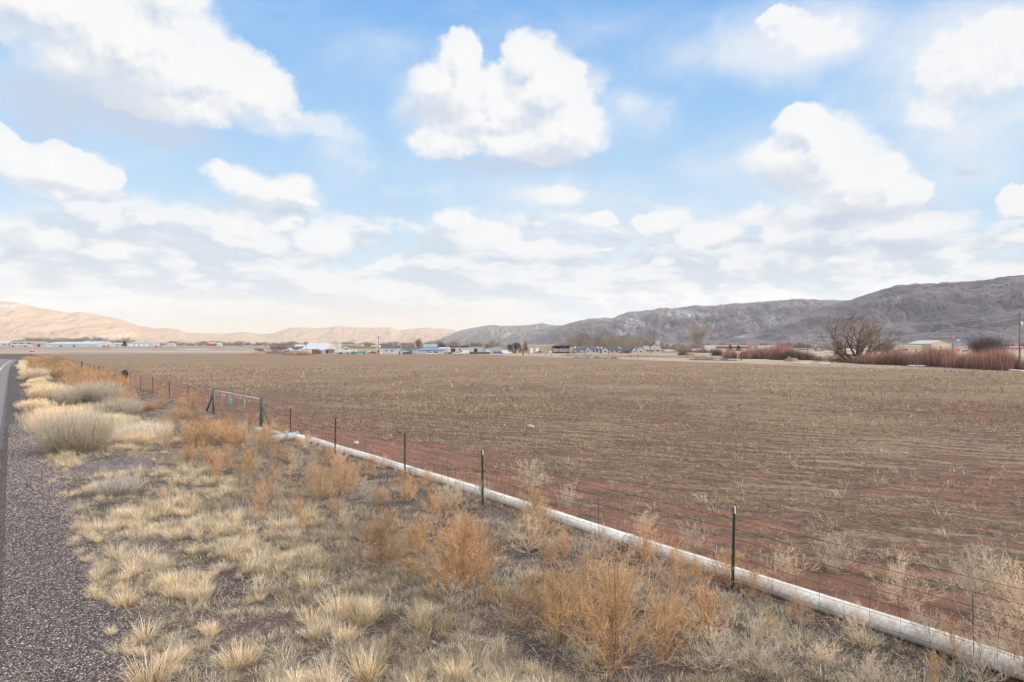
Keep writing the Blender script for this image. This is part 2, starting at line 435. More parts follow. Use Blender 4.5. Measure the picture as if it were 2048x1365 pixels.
hh = nb.m('ADD', nb.m('MULTIPLY', n_fine, .6), nb.m('ADD', n_row, nb.m('MULTIPLY', lit_n, .35)))
nb.put(pr.inputs['Normal'], nb.bump(hh, .8, .09))
tag(link('ground', ground_mesh(), None, m_ground), kind='structure')

# ============================================================ road, shoulder, painted line
def rcurve(t):
    t = np.asarray(t, float)
    return 2.0e-4 * np.maximum(t - 100, 0) ** 2 - 0.022 * np.maximum(t - 205, 0) ** 2
def strip(name, vl, vr, t0, t1, lift, mat, n=260, jag=0.0, m=6, wig=0):
    ts = t0 + (t1 - t0) * (np.linspace(0, 1, n) ** 1.8 if t0 >= 0 else np.linspace(0, 1, n))
    vs = []
    for k, t in enumerate(ts):
        a = vl; b = vr
        j = jag * float(fbm(t * 1.7, 3.3 + wig, 3, 5)) * 2; j2 = jag * float(fbm(t * 1.7, 13.3 + wig, 3, 8)) * 2
        for q in range(m):
            f_ = q / (m - 1); v = a + (b - a) * f_ + (j * f_ + (j2 * (1 - f_) if wig else 0)) + float(rcurve(t))
            x, y = VT(v, t); vs.append((x, y, gz(x, y) + lift))
    V = np.array(vs); i, j = np.meshgrid(np.arange(n - 1), np.arange(m - 1), indexing='ij')
    Q = np.stack([i*m+j, i*m+j+1, (i+1)*m+j+1, (i+1)*m+j], -1).reshape(-1, 4)
    return tag(link(name, np_mesh(name, V, Q), None, mat), kind='structure')

m_grav, nb, pr = material('gravel')
pos = nb.new('ShaderNodeTexCoord').outputs['Object']
cell = nb.vor(pos, 34, 'F1', 'Color'); ds = nb.vor(pos, 34, 'F1', 'Distance')
cr, cg, cb = nb.sep(cell)
gc = nb.ramp(cr, [(0, (.055, .052, .058)), (.35, (.115, .105, .115)), (.65, (.185, .165, .175)), (.85, (.29, .25, .25)), (1, (.44, .41, .41))])
gc = nb.mix(nb.mapr(cg, .93, .97), gc, (.30, .18, .14))
gc = nb.mix(nb.mapr(ds, .25, .6), gc, (.055, .045, .045))
big = nb.noise(pos, .8, 4, .6)
gc = nb.mix(nb.m('MULTIPLY', nb.mapr(big, .52, .7), .45), gc, (.11, .085, .085))
nb.put(pr.inputs['Base Color'], gc); pr.inputs['Roughness'].default_value = .85; pr.inputs['Specular IOR Level'].default_value = .25
nb.put(pr.inputs['Normal'], nb.bump(nb.m('SUBTRACT', 1.0, ds), .9, .03))

m_asph, nb, pr = material('asphalt')
pos = nb.new('ShaderNodeTexCoord').outputs['Object']
a1 = nb.noise(pos, 70, 3, .6); a2 = nb.noise(nb.v('MULTIPLY', pos, (1, .25, 1)), .5, 4, .6)
ac = nb.mix(nb.mapr(a1, .3, .7), (.13, .12, .13), (.22, .20, .21)); ac = nb.mix(nb.mapr(a2, .35, .7), ac, (.15, .14, .15))
nb.put(pr.inputs['Base Color'], ac); pr.inputs['Roughness'].default_value = .8
nb.put(pr.inputs['Normal'], nb.bump(a1, .3, .01))
m_asph2, nb, pr = material('asphalt_edge')
pos = nb.new('ShaderNodeTexCoord').outputs['Object']
a1 = nb.noise(pos, 50, 4, .7)
nb.put(pr.inputs['Base Color'], nb.mix(nb.mapr(a1, .35, .7), (.055, .048, .05), (.15, .13, .13))); pr.inputs['Roughness'].default_value = .9
m_line = paint('road_paint', (.72, .72, .70), .7, var=.1, scale=8)

strip('gravel_shoulder', -0.75, 1.62, -12, 262, .006, m_grav, jag=.10, n=420)
strip('road_edge', -0.75, -0.36, -12, 262, .030, m_asph2, jag=.08, n=420)
strip('road', -9.6, -0.55, -12, 262, .036, m_asph, jag=.03, n=420)
strip('road_marking', -2.12, -1.96, -12, 262, .040, m_line, m=2, n=420)
strip('road_marking', -5.9, -5.76, -12, 262, .040, m_line, m=2, n=420)

# tracks and runways across the far plain
def band(name, px0, px1, pyA, pyB, mat, lift=.02, n=60):
    (xa, ya), (xb, yb) = G(700, pyA), G(700, pyB)
    xs = np.linspace((px0 - CX) / F, (px1 - CX) / F, n)
    V = []
    for s_ in xs:
        for Y in (ya, yb):
            V.append((s_ * (ya + yb) / 2, Y, gz(s_ * (ya + yb) / 2, Y) + lift))
    i = np.arange(n - 1); Q = np.stack([2*i, 2*i+2, 2*i+3, 2*i+1], -1)
    return tag(link(name, np_mesh(name, np.array(V), Q), None, mat), kind='structure')
m_far = paint('far_asphalt', (.17, .15, .165), .9, var=.15, scale=.05)
m_snow = paint('old_snow', (.72, .74, .78), .8, var=.06, scale=.2)
band('access_road', 110, 1330, 707.0, 705.6, m_far)
band('runway', -300, 505, 697.6, 696.9, m_far, n=120)
band('taxiway', -300, 480, 700.2, 699.8, m_far, n=120)
for a, b, c_, d_ in ((362, 418, 699.0, 698.3), (448, 466, 697.0, 696.5), (476, 492, 697.0, 696.4), (228, 300, 698.8, 698.4)):
    band('snow_patch', a, b, c_, d_, m_snow, .06, n=10)

# ============================================================ hills
def interp_crest(pts, px):
    p = np.array(pts, float); return np.interp(px, p[:, 0], p[:, 1])
def ridge(name, pts, Yc, Yf, Yb, mat, nu=420, ns=70, seed=1, rough=1.0, gul=1.0, exp=1.25, spurs=1.0, z0=None, snowz=(), dark=0.0, drop=0.25):
    px = np.linspace(pts[0][0], pts[-1][0], nu)
    ta = (px - CX) / F
    yc = Yc(px) if callable(Yc) else np.full(nu, float(Yc)); yf = Yf(px) if callable(Yf) else np.full(nu, float(Yf))
    cz = EYE - (interp_crest(pts, px) - HY) / F * yc
    s = np.concatenate([np.linspace(0, 1, ns), np.linspace(1, 1.6, 12)[1:]])
    S, T = np.meshgrid(s, ta, indexing='ij'); YC = yc[None]; YF = yf[None]; CZ = cz[None]
    Y = np.where(S <= 1, YF + (YC - YF) * S, YC + (Yb - YC) * (S - 1) / .6)
    X = T * Y
    zf = ground_z(T[0] * yf, yf)[None] - 3.0
    H = np.maximum(CZ - zf, 3)
    k = 1.0 / (H.max() * 1.0)                    # noise wavelength follows the size of the range
    # spurs run down the slope: noise stretched across it, bent by a second noise
    wx = X * k * 3.2 + 0.9 * fbm(X * k * 1.1, Y * k * 1.1, 3, seed + 20) + S * 0.55
    sp = 1 - np.abs(fbm(wx, Y * k * .45 + 5, 5, seed, .55)) * 3.2
    sp2 = 1 - np.abs(fbm(wx * 3.1, Y * k * 1.5, 4, seed + 5, .55)) * 3.0
    prof = np.where(S <= 1, S ** exp, 1 - (S - 1) * drop / .6)
    mid = np.clip(S, 0, 1) * (1 - np.clip(S, 0, 1)) * 4
    z = zf + H * prof + H * (0.19 * spurs * sp + 0.075 * gul * sp2 - .08) * mid + H * .012 * rough * fbm(X * k * 14, Y * k * 14, 4, seed + 9) * np.clip(S * 3, 0, 1)
    # keep the crest the highest thing seen from the valley floor
    lim = EYE + (CZ - EYE) / YC * Y
    z = np.where(S < .985, np.minimum(z, zf + (lim - zf) * .985), z)
    V = np.stack([X, Y, z], -1).reshape(-1, 3)
    n, m = S.shape; i, j = np.meshgrid(np.arange(n-1), np.arange(m-1), indexing='ij')
    Q = np.stack([i*m+j, i*m+j+1, (i+1)*m+j+1, (i+1)*m+j], -1).reshape(-1, 4)
    PX = CX + F * X / Y; PY = HY - F * (z - EYE) / Y
    sn = np.zeros_like(z)
    for (cx_, cy_, rx_, ry_, w_) in snowz:
        sn = np.maximum(sn, w_ * np.clip(1.3 - np.hypot((PX - cx_) / rx_, (PY - cy_) / ry_), 0, 1))
    hs = np.clip((z - zf) / H, 0, 1)
    col = np.stack([sn, hs, sp * .5 + .5], -1).reshape(-1, 3)
    me = np_mesh(name, V, Q, col, smooth=True)
    return tag(link(name, me, None, mat), kind='structure')

def hill_mat(name, c1, c2, c3, snow=(.36, .38, .43), scale=1.0, dots=True, snow_amt=1.0):
    m, nb, pr = material(name)
    pos = nb.new('ShaderNodeTexCoord').outputs['Object']
    at = nb.new('ShaderNodeAttribute', attribute_name='tint'); sn, hs, sp = nb.sep(at.outputs['Vector'])
    x, y, z = nb.sep(pos)
    dn = nb.comb(nb.m('ADD', x, nb.m('MULTIPLY', z, .8)), nb.m('MULTIPLY', y, .45), nb.m('MULTIPLY', z, .6))
    n1 = nb.noise(dn, .010 * scale, 8, .62, .5); n2 = nb.noise(pos, .003 * scale, 5, .55); n3 = nb.noise(pos, .05 * scale, 5, .65)
    c = nb.mix(nb.mapr(n1, .38, .62), c1, c2)
    c = nb.mix(nb.m('MULTIPLY', nb.mapr(n2, .45, .65), .7), c, c3)
    c = nb.mix(nb.m('MULTIPLY', nb.mapr(n3, .5, .7), .35 if dots else .12), c, tuple(q * .55 for q in c1))
    s = nb.m('ADD', nb.m('MULTIPLY', sn, .34 * snow_amt), nb.m('SUBTRACT', nb.noise(dn, .055 * scale, 9, .78, 1.2), .5))
    c = nb.mix(nb.m('MULTIPLY', nb.mapr(s, .27, .36), nb.mapr(sn, 0, .1)), c, snow)
    if dots:
        vd = nb.vor(pos, .045 * scale, 'F1', 'Distance'); vm = nb.mapr(nb.noise(pos, .004 * scale, 4, .6), .38, .56)
        c = nb.mix(nb.m('MULTIPLY', nb.m('MULTIPLY', nb.mapr(vd, .40, .24), vm), .8), c, (.045, .05, .045))
    nb.put(pr.inputs['Base Color'], c); pr.inputs['Roughness'].default_value = .95; pr.inputs['Specular IOR Level'].default_value = .05
    nb.put(pr.inputs['Normal'], nb.bump(nb.m('ADD', n1, nb.m('MULTIPLY', n3, .3)), .8 if dots else .25, 22 / scale))
    return m
mh_r = hill_mat('hill_brush', (.10, .09, .115), (.195, .165, .185), (.25, .21, .215))
mh_rf = hill_mat('hill_brush_far', (.14, .125, .135), (.20, .18, .185), (.22, .20, .195), scale=.6)
mh_l = hill_mat('hill_dry_grass', (.40, .27, .18), (.435, .30, .205), (.415, .285, .195), snow=(.62, .50, .42), scale=.25, dots=False)

LEFT = [(-900, 560), (-500, 590), (-250, 612), (-80, 600), (0, 603), (25, 604), (50, 610), (75, 616), (100, 619), (125, 624), (140, 626), (160, 624), (175, 626), (190, 629), (230, 636), (245, 640), (262, 647),
        (280, 653), (300, 655), (318, 658), (330, 657), (355, 659), (370, 665), (400, 668), (450, 674), (520, 684), (560, 689)]
BACK = [(300, 684), (370, 667), (400, 667), (450, 668), (480, 665), (490, 664), (510, 667), (530, 668), (550, 666), (565, 661), (580, 656), (600, 655), (620, 656), (640, 656.5), (660, 655), (672, 652), (690, 654),
        (710, 655), (740, 656), (780, 655), (800, 661), (820, 658.5), (840, 656.5), (855, 655.5), (870, 658), (890, 657.5), (910, 661), (940, 668), (1000, 676), (1100, 684)]
ridge('far_hills', BACK, 10500, 8000, 12300, mh_l, seed=41, spurs=.5, gul=.3, nu=360, snowz=((600, 690, 300, 12, .4),))
ridge('left_hills', LEFT, 8000, 5600, 9800, mh_l, seed=31, spurs=.6, gul=.4, nu=420, snowz=((20, 612, 60, 8, 1), (180, 640, 60, 8, .5), (80, 655, 120, 20, .35), (240, 672, 120, 10, .8), (20, 665, 60, 8, .5)))
SPA = [(840, 690), (862, 686), (885, 676), (910, 665), (930, 659), (950, 655.5), (965, 653), (975, 651), (990, 650.5), (1002, 652.5), (1015, 652), (1040, 651.5), (1060, 650.5), (1075, 648), (1085, 647), (1098, 649.5), (1110, 651), (1150, 652), (1240, 650), (1400, 640)]
SPB = [(960, 690), (985, 684), (1005, 674), (1030, 664.5), (1055, 660.5), (1075, 659), (1095, 656), (1110, 652.5), (1160, 648), (1240, 640), (1400, 634)]
SPC = [(1040, 690), (1060, 683), (1085, 669), (1110, 657), (1130, 649.5), (1150, 644), (1165, 640.5), (1178, 638), (1190, 637.5), (1212, 636), (1225, 637), (1240, 630), (1260, 624), (1280, 622.5), (1300, 621), (1320, 616),
       (1345, 617.5), (1368, 615), (1390, 611), (1410, 613), (1440, 610), (1470, 607), (1500, 606), (1530, 603), (1560, 601), (1600, 598), (1640, 600), (1700, 601), (1760, 596), (1850, 590), (2100, 585), (2500, 590)]
SPD = [(1330, 697), (1390, 690), (1450, 679), (1520, 660), (1570, 642), (1620, 624), (1660, 610), (1700, 601.5), (1720, 594), (1740, 587), (1760, 581.5), (1790, 572), (1820, 569), (1850, 568.5), (1880, 566), (1900, 565),
       (1930, 564), (1950, 563), (1975, 559), (1990, 557), (2015, 554), (2048, 551), (2100, 540), (2250, 510), (2500, 470), (3200, 420)]
SPE = [(1380, 697), (1480, 688), (1600, 680), (1700, 672), (1800, 668), (1900, 660), (2000, 652), (2100, 648), (2400, 640)]
ridge('right_hills', SPA, 7200, 5200, 9000, mh_rf, seed=3, nu=300, snowz=((1035, 672, 50, 14, 1.1), (970, 675, 40, 12, .7), (1060, 662, 40, 9, .8)))
ridge('right_hills', SPB, 6300, 4800, 8000, mh_rf, seed=8, nu=260, snowz=((1098, 671, 26, 8, 1.3),))
ridge('right_hills', SPC, 5000, 3000, 6500, mh_r, seed=14, nu=620, ns=100, snowz=((1265, 640, 50, 30, .9), (1240, 668, 40, 14, 1.0), (1370, 628, 60, 16, 1.0), (1420, 650, 60, 22, .85), (1560, 640, 60, 24, 1.0), (1330, 676, 60, 8, .8), (1480, 640, 60, 20, .7)), exp=1.15, rough=1.6)
ridge('right_hills', SPD, lambda p: 3600 - 1200 * sstep(1500, 2300, p), lambda p: 2200 - 700 * sstep(1500, 2300, p), 4800, mh_r, seed=22, nu=620, ns=110, exp=1.1, rough=1.8, snowz=((1700, 640, 60, 16, .55), (1480, 672, 60, 10, 1.0)))
ridge('right_hills', SPE, 2300, 1500, 2900, mh_r, seed=28, nu=300, exp=.9, rough=1.2, spurs=.5)
# the same range, running on past the right edge of the view and behind: it keeps the valley in its shade
def side_ridge():
    n, m = 260, 60
    yy = np.linspace(2100, -7000, n); s = np.linspace(-1.0, 1.2, m)
    Yg, S = np.meshgrid(yy, s, indexing='ij')
    X = 2350 + S * 1000 + 260 * fbm(Yg * .0007, S * .6, 3, 61)
    Hh = 560 + 120 * fbm(Yg * .0009, Yg * 0 + 2, 3, 62)
    z = ground_z(X, Yg) - 4 + Hh * np.clip(1 - np.abs(S), 0, 1) ** 1.1 * (1 + .35 * fbm(X * .002, Yg * .004, 5, 63) * np.clip((1 - np.abs(S)) * 3, 0, 1))
    V = np.stack([X, Yg, z], -1).reshape(-1, 3)
    i, j = np.meshgrid(np.arange(n-1), np.arange(m-1), indexing='ij')
    Q = np.stack([i*m+j, i*m+j+1, (i+1)*m+j+1, (i+1)*m+j], -1).reshape(-1, 4)
    me = np_mesh('right_hills', V, Q, np.zeros((len(V), 3)), smooth=True)
    return tag(link('right_hills', me, None, mh_r), kind='structure')
side_ridge()

# ============================================================ haze (one closed box of even air)
m_haze = bpy.data.materials.new('haze'); m_haze.use_nodes = True
ht = m_haze.node_tree; ht.nodes.clear(); H_ = NB(ht)
pv = H_.new('ShaderNodeVolumePrincipled'); pv.inputs['Color'].default_value = (.96, .98, 1, 1)
pv.inputs['Density'].default_value = 6.5e-5; pv.inputs['Anisotropy'].default_value = 0.0
H_.put(H_.new('ShaderNodeOutputMaterial').inputs['Volume'], pv.outputs[0])
hz = MB().box(-14000, 9000, -9000, 12450, -12, 830).build('haze', m_haze)
tag(hz, kind='stuff')
# ============================================================ plant materials
def tint_mat(name, rough=.9, trans=0.0):
    m, nb, pr = material(name)
    at = nb.new('ShaderNodeAttribute', attribute_name='tint').outputs['Color']
    oi = nb.new('ShaderNodeObjectInfo').outputs['Random']
    c = nb.mix(1.0, at, nb.ramp(oi, [(0, (.70, .72, .78)), (.4, (.95, .95, .93)), (1, (1.22, 1.10, 1.0))]), 'MULTIPLY')
    nb.put(pr.inputs['Base Color'], c); pr.inputs['Roughness'].default_value = rough
    pr.inputs['Specular IOR Level'].default_value = .15
    return m
m_tint = tint_mat('dry_plant')

# ---- blades: tapered, curved, three faces each
def blades(P, L, az, lean, curl, w, col, rng, tipc=1.12, basec=.72, midc=.92):
    """P (n,3) roots; L length; az direction; lean from vertical (rad) at root; curl added by the tip; w width; col (n,3)"""
    n = len(P)
    d = np.stack([np.cos(az), np.sin(az), np.zeros(n)], -1)
    side = np.stack([-np.sin(az), np.cos(az), np.zeros(n)], -1)
    tw = rng.uniform(-1, 1, n)[:, None]
    side = side * np.cos(tw) + d * np.sin(tw)
    pts = [P]; th = lean.copy(); seg = L / 3
    for k in range(3):
        p = pts[-1] + (d * np.sin(th)[:, None] + np.array([0, 0, 1.]) * np.cos(th)[:, None]) * seg[:, None]
        pts.append(p); th = th + curl / 3 * (k + 1) * .8
    hw = (w / 2)[:, None]
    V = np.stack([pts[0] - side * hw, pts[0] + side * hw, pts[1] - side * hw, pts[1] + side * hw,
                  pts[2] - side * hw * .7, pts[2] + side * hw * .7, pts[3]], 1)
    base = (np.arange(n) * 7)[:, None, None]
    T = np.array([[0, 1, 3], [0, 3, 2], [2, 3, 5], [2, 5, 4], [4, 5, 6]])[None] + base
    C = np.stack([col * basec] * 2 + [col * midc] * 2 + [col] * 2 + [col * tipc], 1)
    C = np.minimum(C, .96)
    return V.reshape(-1, 3), T.reshape(-1, 3), C.reshape(-1, 3)

def pick(rng, n, cols, jit=.10):
    cols = np.array(cols); c = cols[rng.integers(0, len(cols), n)]
    return np.clip(c * (1 + rng.normal(0, jit, (n, 1))), .01, .95)

PALE = [(.86, .77, .60), (.95, .89, .75), (.72, .63, .48), (.82, .76, .65), (.58, .49, .36)]
GOLD = [(.60, .44, .24), (.55, .42, .25)]
GREY = [(.33, .30, .26), (.24, .22, .20), (.44, .40, .34), (.15, .14, .13), (.55, .49, .40)]
STRAW = [(.345, .25, .155), (.47, .36, .23), (.23, .16, .105), (.60, .48, .33), (.13, .092, .068), (.08, .06, .046)]

def clump(seed, n=260, r=.11, h=.34, cols=PALE, gold=.16, spread=.62, w=(.0022, .0048), dk=1.0):
    g_ = np.random.default_rng(seed)
    a = g_.uniform(0, 6.283, n); rr = r * np.sqrt(g_.uniform(0, 1, n))
    P = np.stack([rr * np.cos(a), rr * np.sin(a), np.full(n, -.02)], -1)
    L = h * g_.uniform(.3, 1.2, n); az = a + g_.normal(0, .5, n)
    lean = np.abs(g_.normal(0, .22, n)) + spread * (rr / r) ** 1.3 * g_.uniform(.5, 1.2, n)
    curl = g_.uniform(-.3, 1.3, n)
    c = pick(g_, n, cols); k = g_.uniform(0, 1, n) < .12; c[k] = pick(g_, int(k.sum()), GREY); k = g_.uniform(0, 1, n) < gold
    c[k] = pick(g_, int(k.sum()), GOLD)
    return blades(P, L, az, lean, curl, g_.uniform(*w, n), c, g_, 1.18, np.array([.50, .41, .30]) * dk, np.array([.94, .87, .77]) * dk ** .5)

# ---- branched weeds: three-sided tapering twigs
class Twigs:
    def __init__(s): s.a = []; s.b = []; s.ra = []; s.rb = []; s.c = []
    def seg(s, a, b, ra, rb, c): s.a.append(a); s.b.append(b); s.ra.append(ra); s.rb.append(rb); s.c.append(c)
    def arrays(s):
        A = np.array(s.a); B = np.array(s.b); ra = np.array(s.ra)[:, None]; rb = np.array(s.rb)[:, None]; C = np.array(s.c)
        d = B - A; d /= np.linalg.norm(d, axis=1, keepdims=True) + 1e-9
        ref = np.where(np.abs(d[:, 2:3]) > .9, [[1., 0, 0]], [[0, 0, 1.]])
        u = np.cross(d, ref); u /= np.linalg.norm(u, axis=1, keepdims=True) + 1e-9; v = np.cross(d, u)
        vs = []
        for k in range(3):
            t = 2 * math.pi * k / 3; o = u * math.cos(t) + v * math.sin(t); vs.append(A + o * ra)
        for k in range(3):
            t = 2 * math.pi * k / 3; o = u * math.cos(t) + v * math.sin(t); vs.append(B + o * rb)
        V = np.stack(vs, 1).reshape(-1, 3); n = len(A); b = (np.arange(n) * 6)[:, None, None]
        Q = (np.array([[0, 1, 4, 3], [1, 2, 5, 4], [2, 0, 3, 5]])[None] + b).reshape(-1, 4)
        return V, Q, np.repeat(C, 6, 0)

def grow(tw, g_, p, d, L, r, depth, cols, nchild, up=.5, steps=4, jit=.22, nub=0):
    p = np.array(p, float); d = np.array(d, float); d /= np.linalg.norm(d)
    col = np.clip(np.array(cols[min(depth, len(cols) - 1)]) * (1 + g_.normal(0, .10)), .01, .95)
    st = L / steps; kids = []
    for k in range(steps):
        d = d + g_.normal(0, jit, 3) * .5 + np.array([0, 0, up]) * .18; d /= np.linalg.norm(d)
        q = p + d * st; r2 = r * (1 - .8 * (k + 1) / steps) + .0007
        r1 = r * (1 - .8 * k / steps) + .0007
        tw.seg(p, q, r1, r2, col); kids.append((p, q, d.copy(), (k + .5) / steps)); p = q
    if depth < len(nchild):
        for c in range(nchild[depth]):
            i = int(g_.integers(0 if depth == 0 else 0, steps)); a, b, dd, f_ = kids[i]
            t = g_.uniform(); q = a + (b - a) * t
            rnd = g_.normal(0, 1, 3); rnd -= dd * rnd.dot(dd); rnd /= np.linalg.norm(rnd) + 1e-9
            ang = g_.uniform(.5, 1.05)
            nd = dd * math.cos(ang) + rnd * math.sin(ang)
            if nd[2] < -.1: nd[2] *= -.4
            grow(tw, g_, q, nd, L * g_.uniform(.38, .62) * (1.15 - .5 * f_), max(r * .5, .0019), depth + 1, cols, nchild, up, max(2, steps - 1), jit, nub)
    elif nub:
        for c in range(nub):
            a, b, dd, f_ = kids[int(g_.integers(0, steps))]; q = a + (b - a) * g_.uniform()
            rnd = g_.normal(0, 1, 3); rnd /= np.linalg.norm(rnd)
            tw.seg(q, q + (dd * .7 + rnd * .8) * g_.uniform(.010, .028), .0016, .0009, col * g_.uniform(.85, 1.15))

ORG = [(.20, .12, .075), (.38, .22, .115), (.52, .32, .165), (.62, .41, .235)]
ORG2 = [(.36, .21, .12), (.50, .31, .16), (.58, .38, .22), (.62, .42, .26)]
TAN = [(.42, .33, .24), (.56, .45, .33), (.64, .53, .41), (.68, .58, .46)]
SILV = [(.40, .37, .33), (.52, .48, .43), (.60, .56, .50)]
def weed(seed, h=1.1, spread=.8, nprim=16, cols=ORG, sub=(5, 5), nub=3, rb=.007, stem=True, tilt=0.0):
    g_ = np.random.default_rng(seed); tw = Twigs()
    if stem: grow(tw, g_, (0, 0, -.03), (tilt, 0, 1), h * .95, rb, 9, cols[:1] * 10, (), 1.0, 7, .10)
    for k in range(nprim):
        f_ = k / max(nprim - 1, 1); z = h * (.02 + .50 * f_ ** 1.3); a = k * 2.4 + g_.uniform(-.4, .4)
        ang = (1.12 - .85 * f_) * spread + g_.normal(0, .1)
        d = (math.cos(a) * math.sin(ang), math.sin(a) * math.sin(ang), math.cos(ang))
        grow(tw, g_, (tilt * z, 0, z), d, h * (.84 - .36 * f_) * g_.uniform(.75, 1.15), rb * .62, 0, cols[1:], sub, .75, 5, .20, nub)
    V, Q, C = tw.arrays()
    return np_mesh('weed', V, Q, C)

def dome(seed, n, rx, ry, h, cols, w=(.004, .008), lobes=5):
    """broad shrub of many upright wands rising from a few crowns"""
    g_ = np.random.default_rng(seed); Vs = []; Ts = []; Cs = []; b = 0
    for q in range(lobes):
        a0 = g_.uniform(0, 6.28); r0 = 0 if q == 0 else g_.uniform(.35, .8)
        cx_, cy_ = rx * r0 * math.cos(a0), ry * r0 * math.sin(a0); m = n // lobes
        a = g_.uniform(0, 6.283, m); rr = np.sqrt(g_.uniform(0, 1, m))
        sz = g_.uniform(.7, 1.0) * (1 - .35 * r0)
        P = np.stack([cx_ + rr * np.cos(a) * rx * .22, cy_ + rr * np.sin(a) * ry * .22, np.full(m, -.03)], -1)
        lean = .08 + rr * g_.uniform(.55, 1.0, m)
        L = h * sz * g_.uniform(.4, 1.15, m) * (1 + .25 * rr)
        V, T, C = blades(P, L, a + g_.normal(0, .25, m), lean, g_.uniform(-.55, .15, m), g_.uniform(*w, m), pick(g_, m, cols), g_, basec=.75)
        # side twigs near the tips
        k = g_.integers(0, m, m * 2); t = g_.uniform(.45, .95, m * 2)[:, None]
        V3 = V.reshape(-1, 7, 3); tip = V3[k, 6]; mid = V3[k, 3]
        P2 = mid + (tip - mid) * t
        V2, T2, C2 = blades(P2, h * g_.uniform(.08, .22, m * 2), g_.uniform(0, 6.28, m * 2), g_.uniform(.0, .9, m * 2), g_.uniform(-.5, .2, m * 2),
                            g_.uniform(w[0] * .7, w[1] * .7, m * 2), pick(g_, m * 2, cols), g_, basec=.95)
        Vs += [V, V2]; Ts += [T + b, T2 + b + len(V)]; Cs += [C, C2]; b += len(V) + len(V2)
    return np_mesh('shrub', np.vstack(Vs), np.vstack(Ts), np.vstack(Cs))

def put(name, me, x, y, s=1.0, rz=None, label=None, cat=None, group=None, sz=1.0, tiltx=0, tilty=0, dz=0, mat=None):
    o = bpy.data.objects.new(name, me); COL.objects.link(o)
    if not me.materials: me.materials.append(mat or m_tint)
    o.location = (x, y, gz(x, y) + dz); o.scale = (s, s, s * sz)
    o.rotation_euler = (tiltx, tilty, random.uniform(0, 6.28) if rz is None else rz)
    return tag(o, label, cat, group)

# ============================================================ grass and litter (nobody could count it)
def joined(name, parts, mat, label, cat):
    b = 0; Vs = []; Ts = []; Cs = []
    for V, T, C in parts:
        Vs.append(V); Ts.append(T + b); Cs.append(C); b += len(V)
    me = np_mesh(name, np.vstack(Vs), np.vstack(Ts), np.vstack(Cs))
    o = link(name, me, None, mat); return tag(o, label, cat, None, 'stuff')

def place_copies(protos, xs, ys, ss, rng, zs=None, thin=None):
    """copies of blade clumps joined into arrays"""
    Vs = []; Ts = []; Cs = []; b = 0
    Z = ground_z(xs, ys)
    for i in range(len(xs)):
        V, T, C = protos[int(rng.integers(0, len(protos)))]
        if thin is not None and thin[i] < 1:
            nb_ = len(V) // 7; keep = max(8, int(nb_ * thin[i])); V = V[:keep * 7]; T = T[:keep * 5]; C = C[:keep * 7]
        a = rng.uniform(0, 6.283); c, s = math.cos(a), math.sin(a); k = ss[i]
        W_ = np.empty_like(V); W_[:, 0] = (V[:, 0] * c - V[:, 1] * s) * k + xs[i]; W_[:, 1] = (V[:, 0] * s + V[:, 1] * c) * k + ys[i]
        W_[:, 2] = V[:, 2] * k * rng.uniform(.8, 1.15) + Z[i]
        Vs.append(W_.astype(np.float32)); Ts.append(T + b); Cs.append(C * rng.uniform(.70, 1.18) * np.array([1, rng.uniform(.96, 1.01), rng.uniform(.88, 1.08)])); b += len(V)
    return np.vstack(Vs), np.vstack(Ts), np.vstack(Cs)

g1 = np.random.default_rng(101)
def scatter(n, v0, v1, t0, t1, rng, pw=1.0):
    """points in road coordinates; pw>1 crowds them toward the near end"""
    t = t0 + (t1 - t0) * rng.uniform(0, 1, n) ** pw; v = rng.uniform(v0, v1, n)
    return v + DIRX * t, t, v, t
def shuffle_blades(c, rng):
    V, T, C = c; n = len(V) // 7; o = rng.permutation(n)
    V = V.reshape(n, 7, 3)[o].reshape(-1, 3); C = C.reshape(n, 7, 3)[o].reshape(-1, 3); return V, T, C
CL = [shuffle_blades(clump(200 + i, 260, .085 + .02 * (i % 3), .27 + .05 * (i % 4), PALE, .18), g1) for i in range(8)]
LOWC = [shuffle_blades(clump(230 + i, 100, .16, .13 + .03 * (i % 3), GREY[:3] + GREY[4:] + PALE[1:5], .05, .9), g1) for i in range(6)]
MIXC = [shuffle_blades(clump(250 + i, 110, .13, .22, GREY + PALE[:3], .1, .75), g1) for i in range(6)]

# pale bunch grass, near verge
def pale_edge(t):   # right-hand limit of the pale grass
    return 6.0 + .4 * np.sin(t * .5) + 1.0 * fbm(t * .35, t * 0, 2, 77)
gxx, gyy = [], []
for k_ in range(170):
    y_ = 5.6 + .31 * k_
    if y_ > 26: break
    xx = np.arange(1.3 + DIRX * y_, 7.6 + DIRX * y_, .33); gxx.append(xx + g1.uniform(-.17, .17, len(xx)) + .2 * (k_ % 2)); gyy.append(y_ + g1.uniform(-.15, .15, len(xx)))
gx_, gy_ = np.concatenate(gxx), np.concatenate(gyy)
xs, ys, v, t = scatter(5200, 1.35, 7.4, 24, 64, g1, 1.4)
xs, ys, v, t = (np.concatenate(q) for q in ((xs, gx_), (ys, gy_), (v, gx_ - DIRX * gy_), (t, gy_)))
den = fbm(xs * .9, ys * .9, 3, 71)
keep = ((den > np.where(t < 26, -.04, -.04))) & (v < pale_edge(t) + den * 1.5) & ~((t > 21.5) & (t < 25.5) & (v > 2.3) & (v < 5.4))
xs, ys, v, t = xs[keep], ys[keep], v[keep], t[keep]
thin = np.clip(14 / t, .25, 1)
size = g1.uniform(.45, 1.08, len(xs)) * np.where(v < 1.8, .7, 1.0)
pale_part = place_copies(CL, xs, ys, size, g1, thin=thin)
joined('grass', [pale_part], m_tint, 'pale straw coloured bunch grass covering the verge', 'grass')
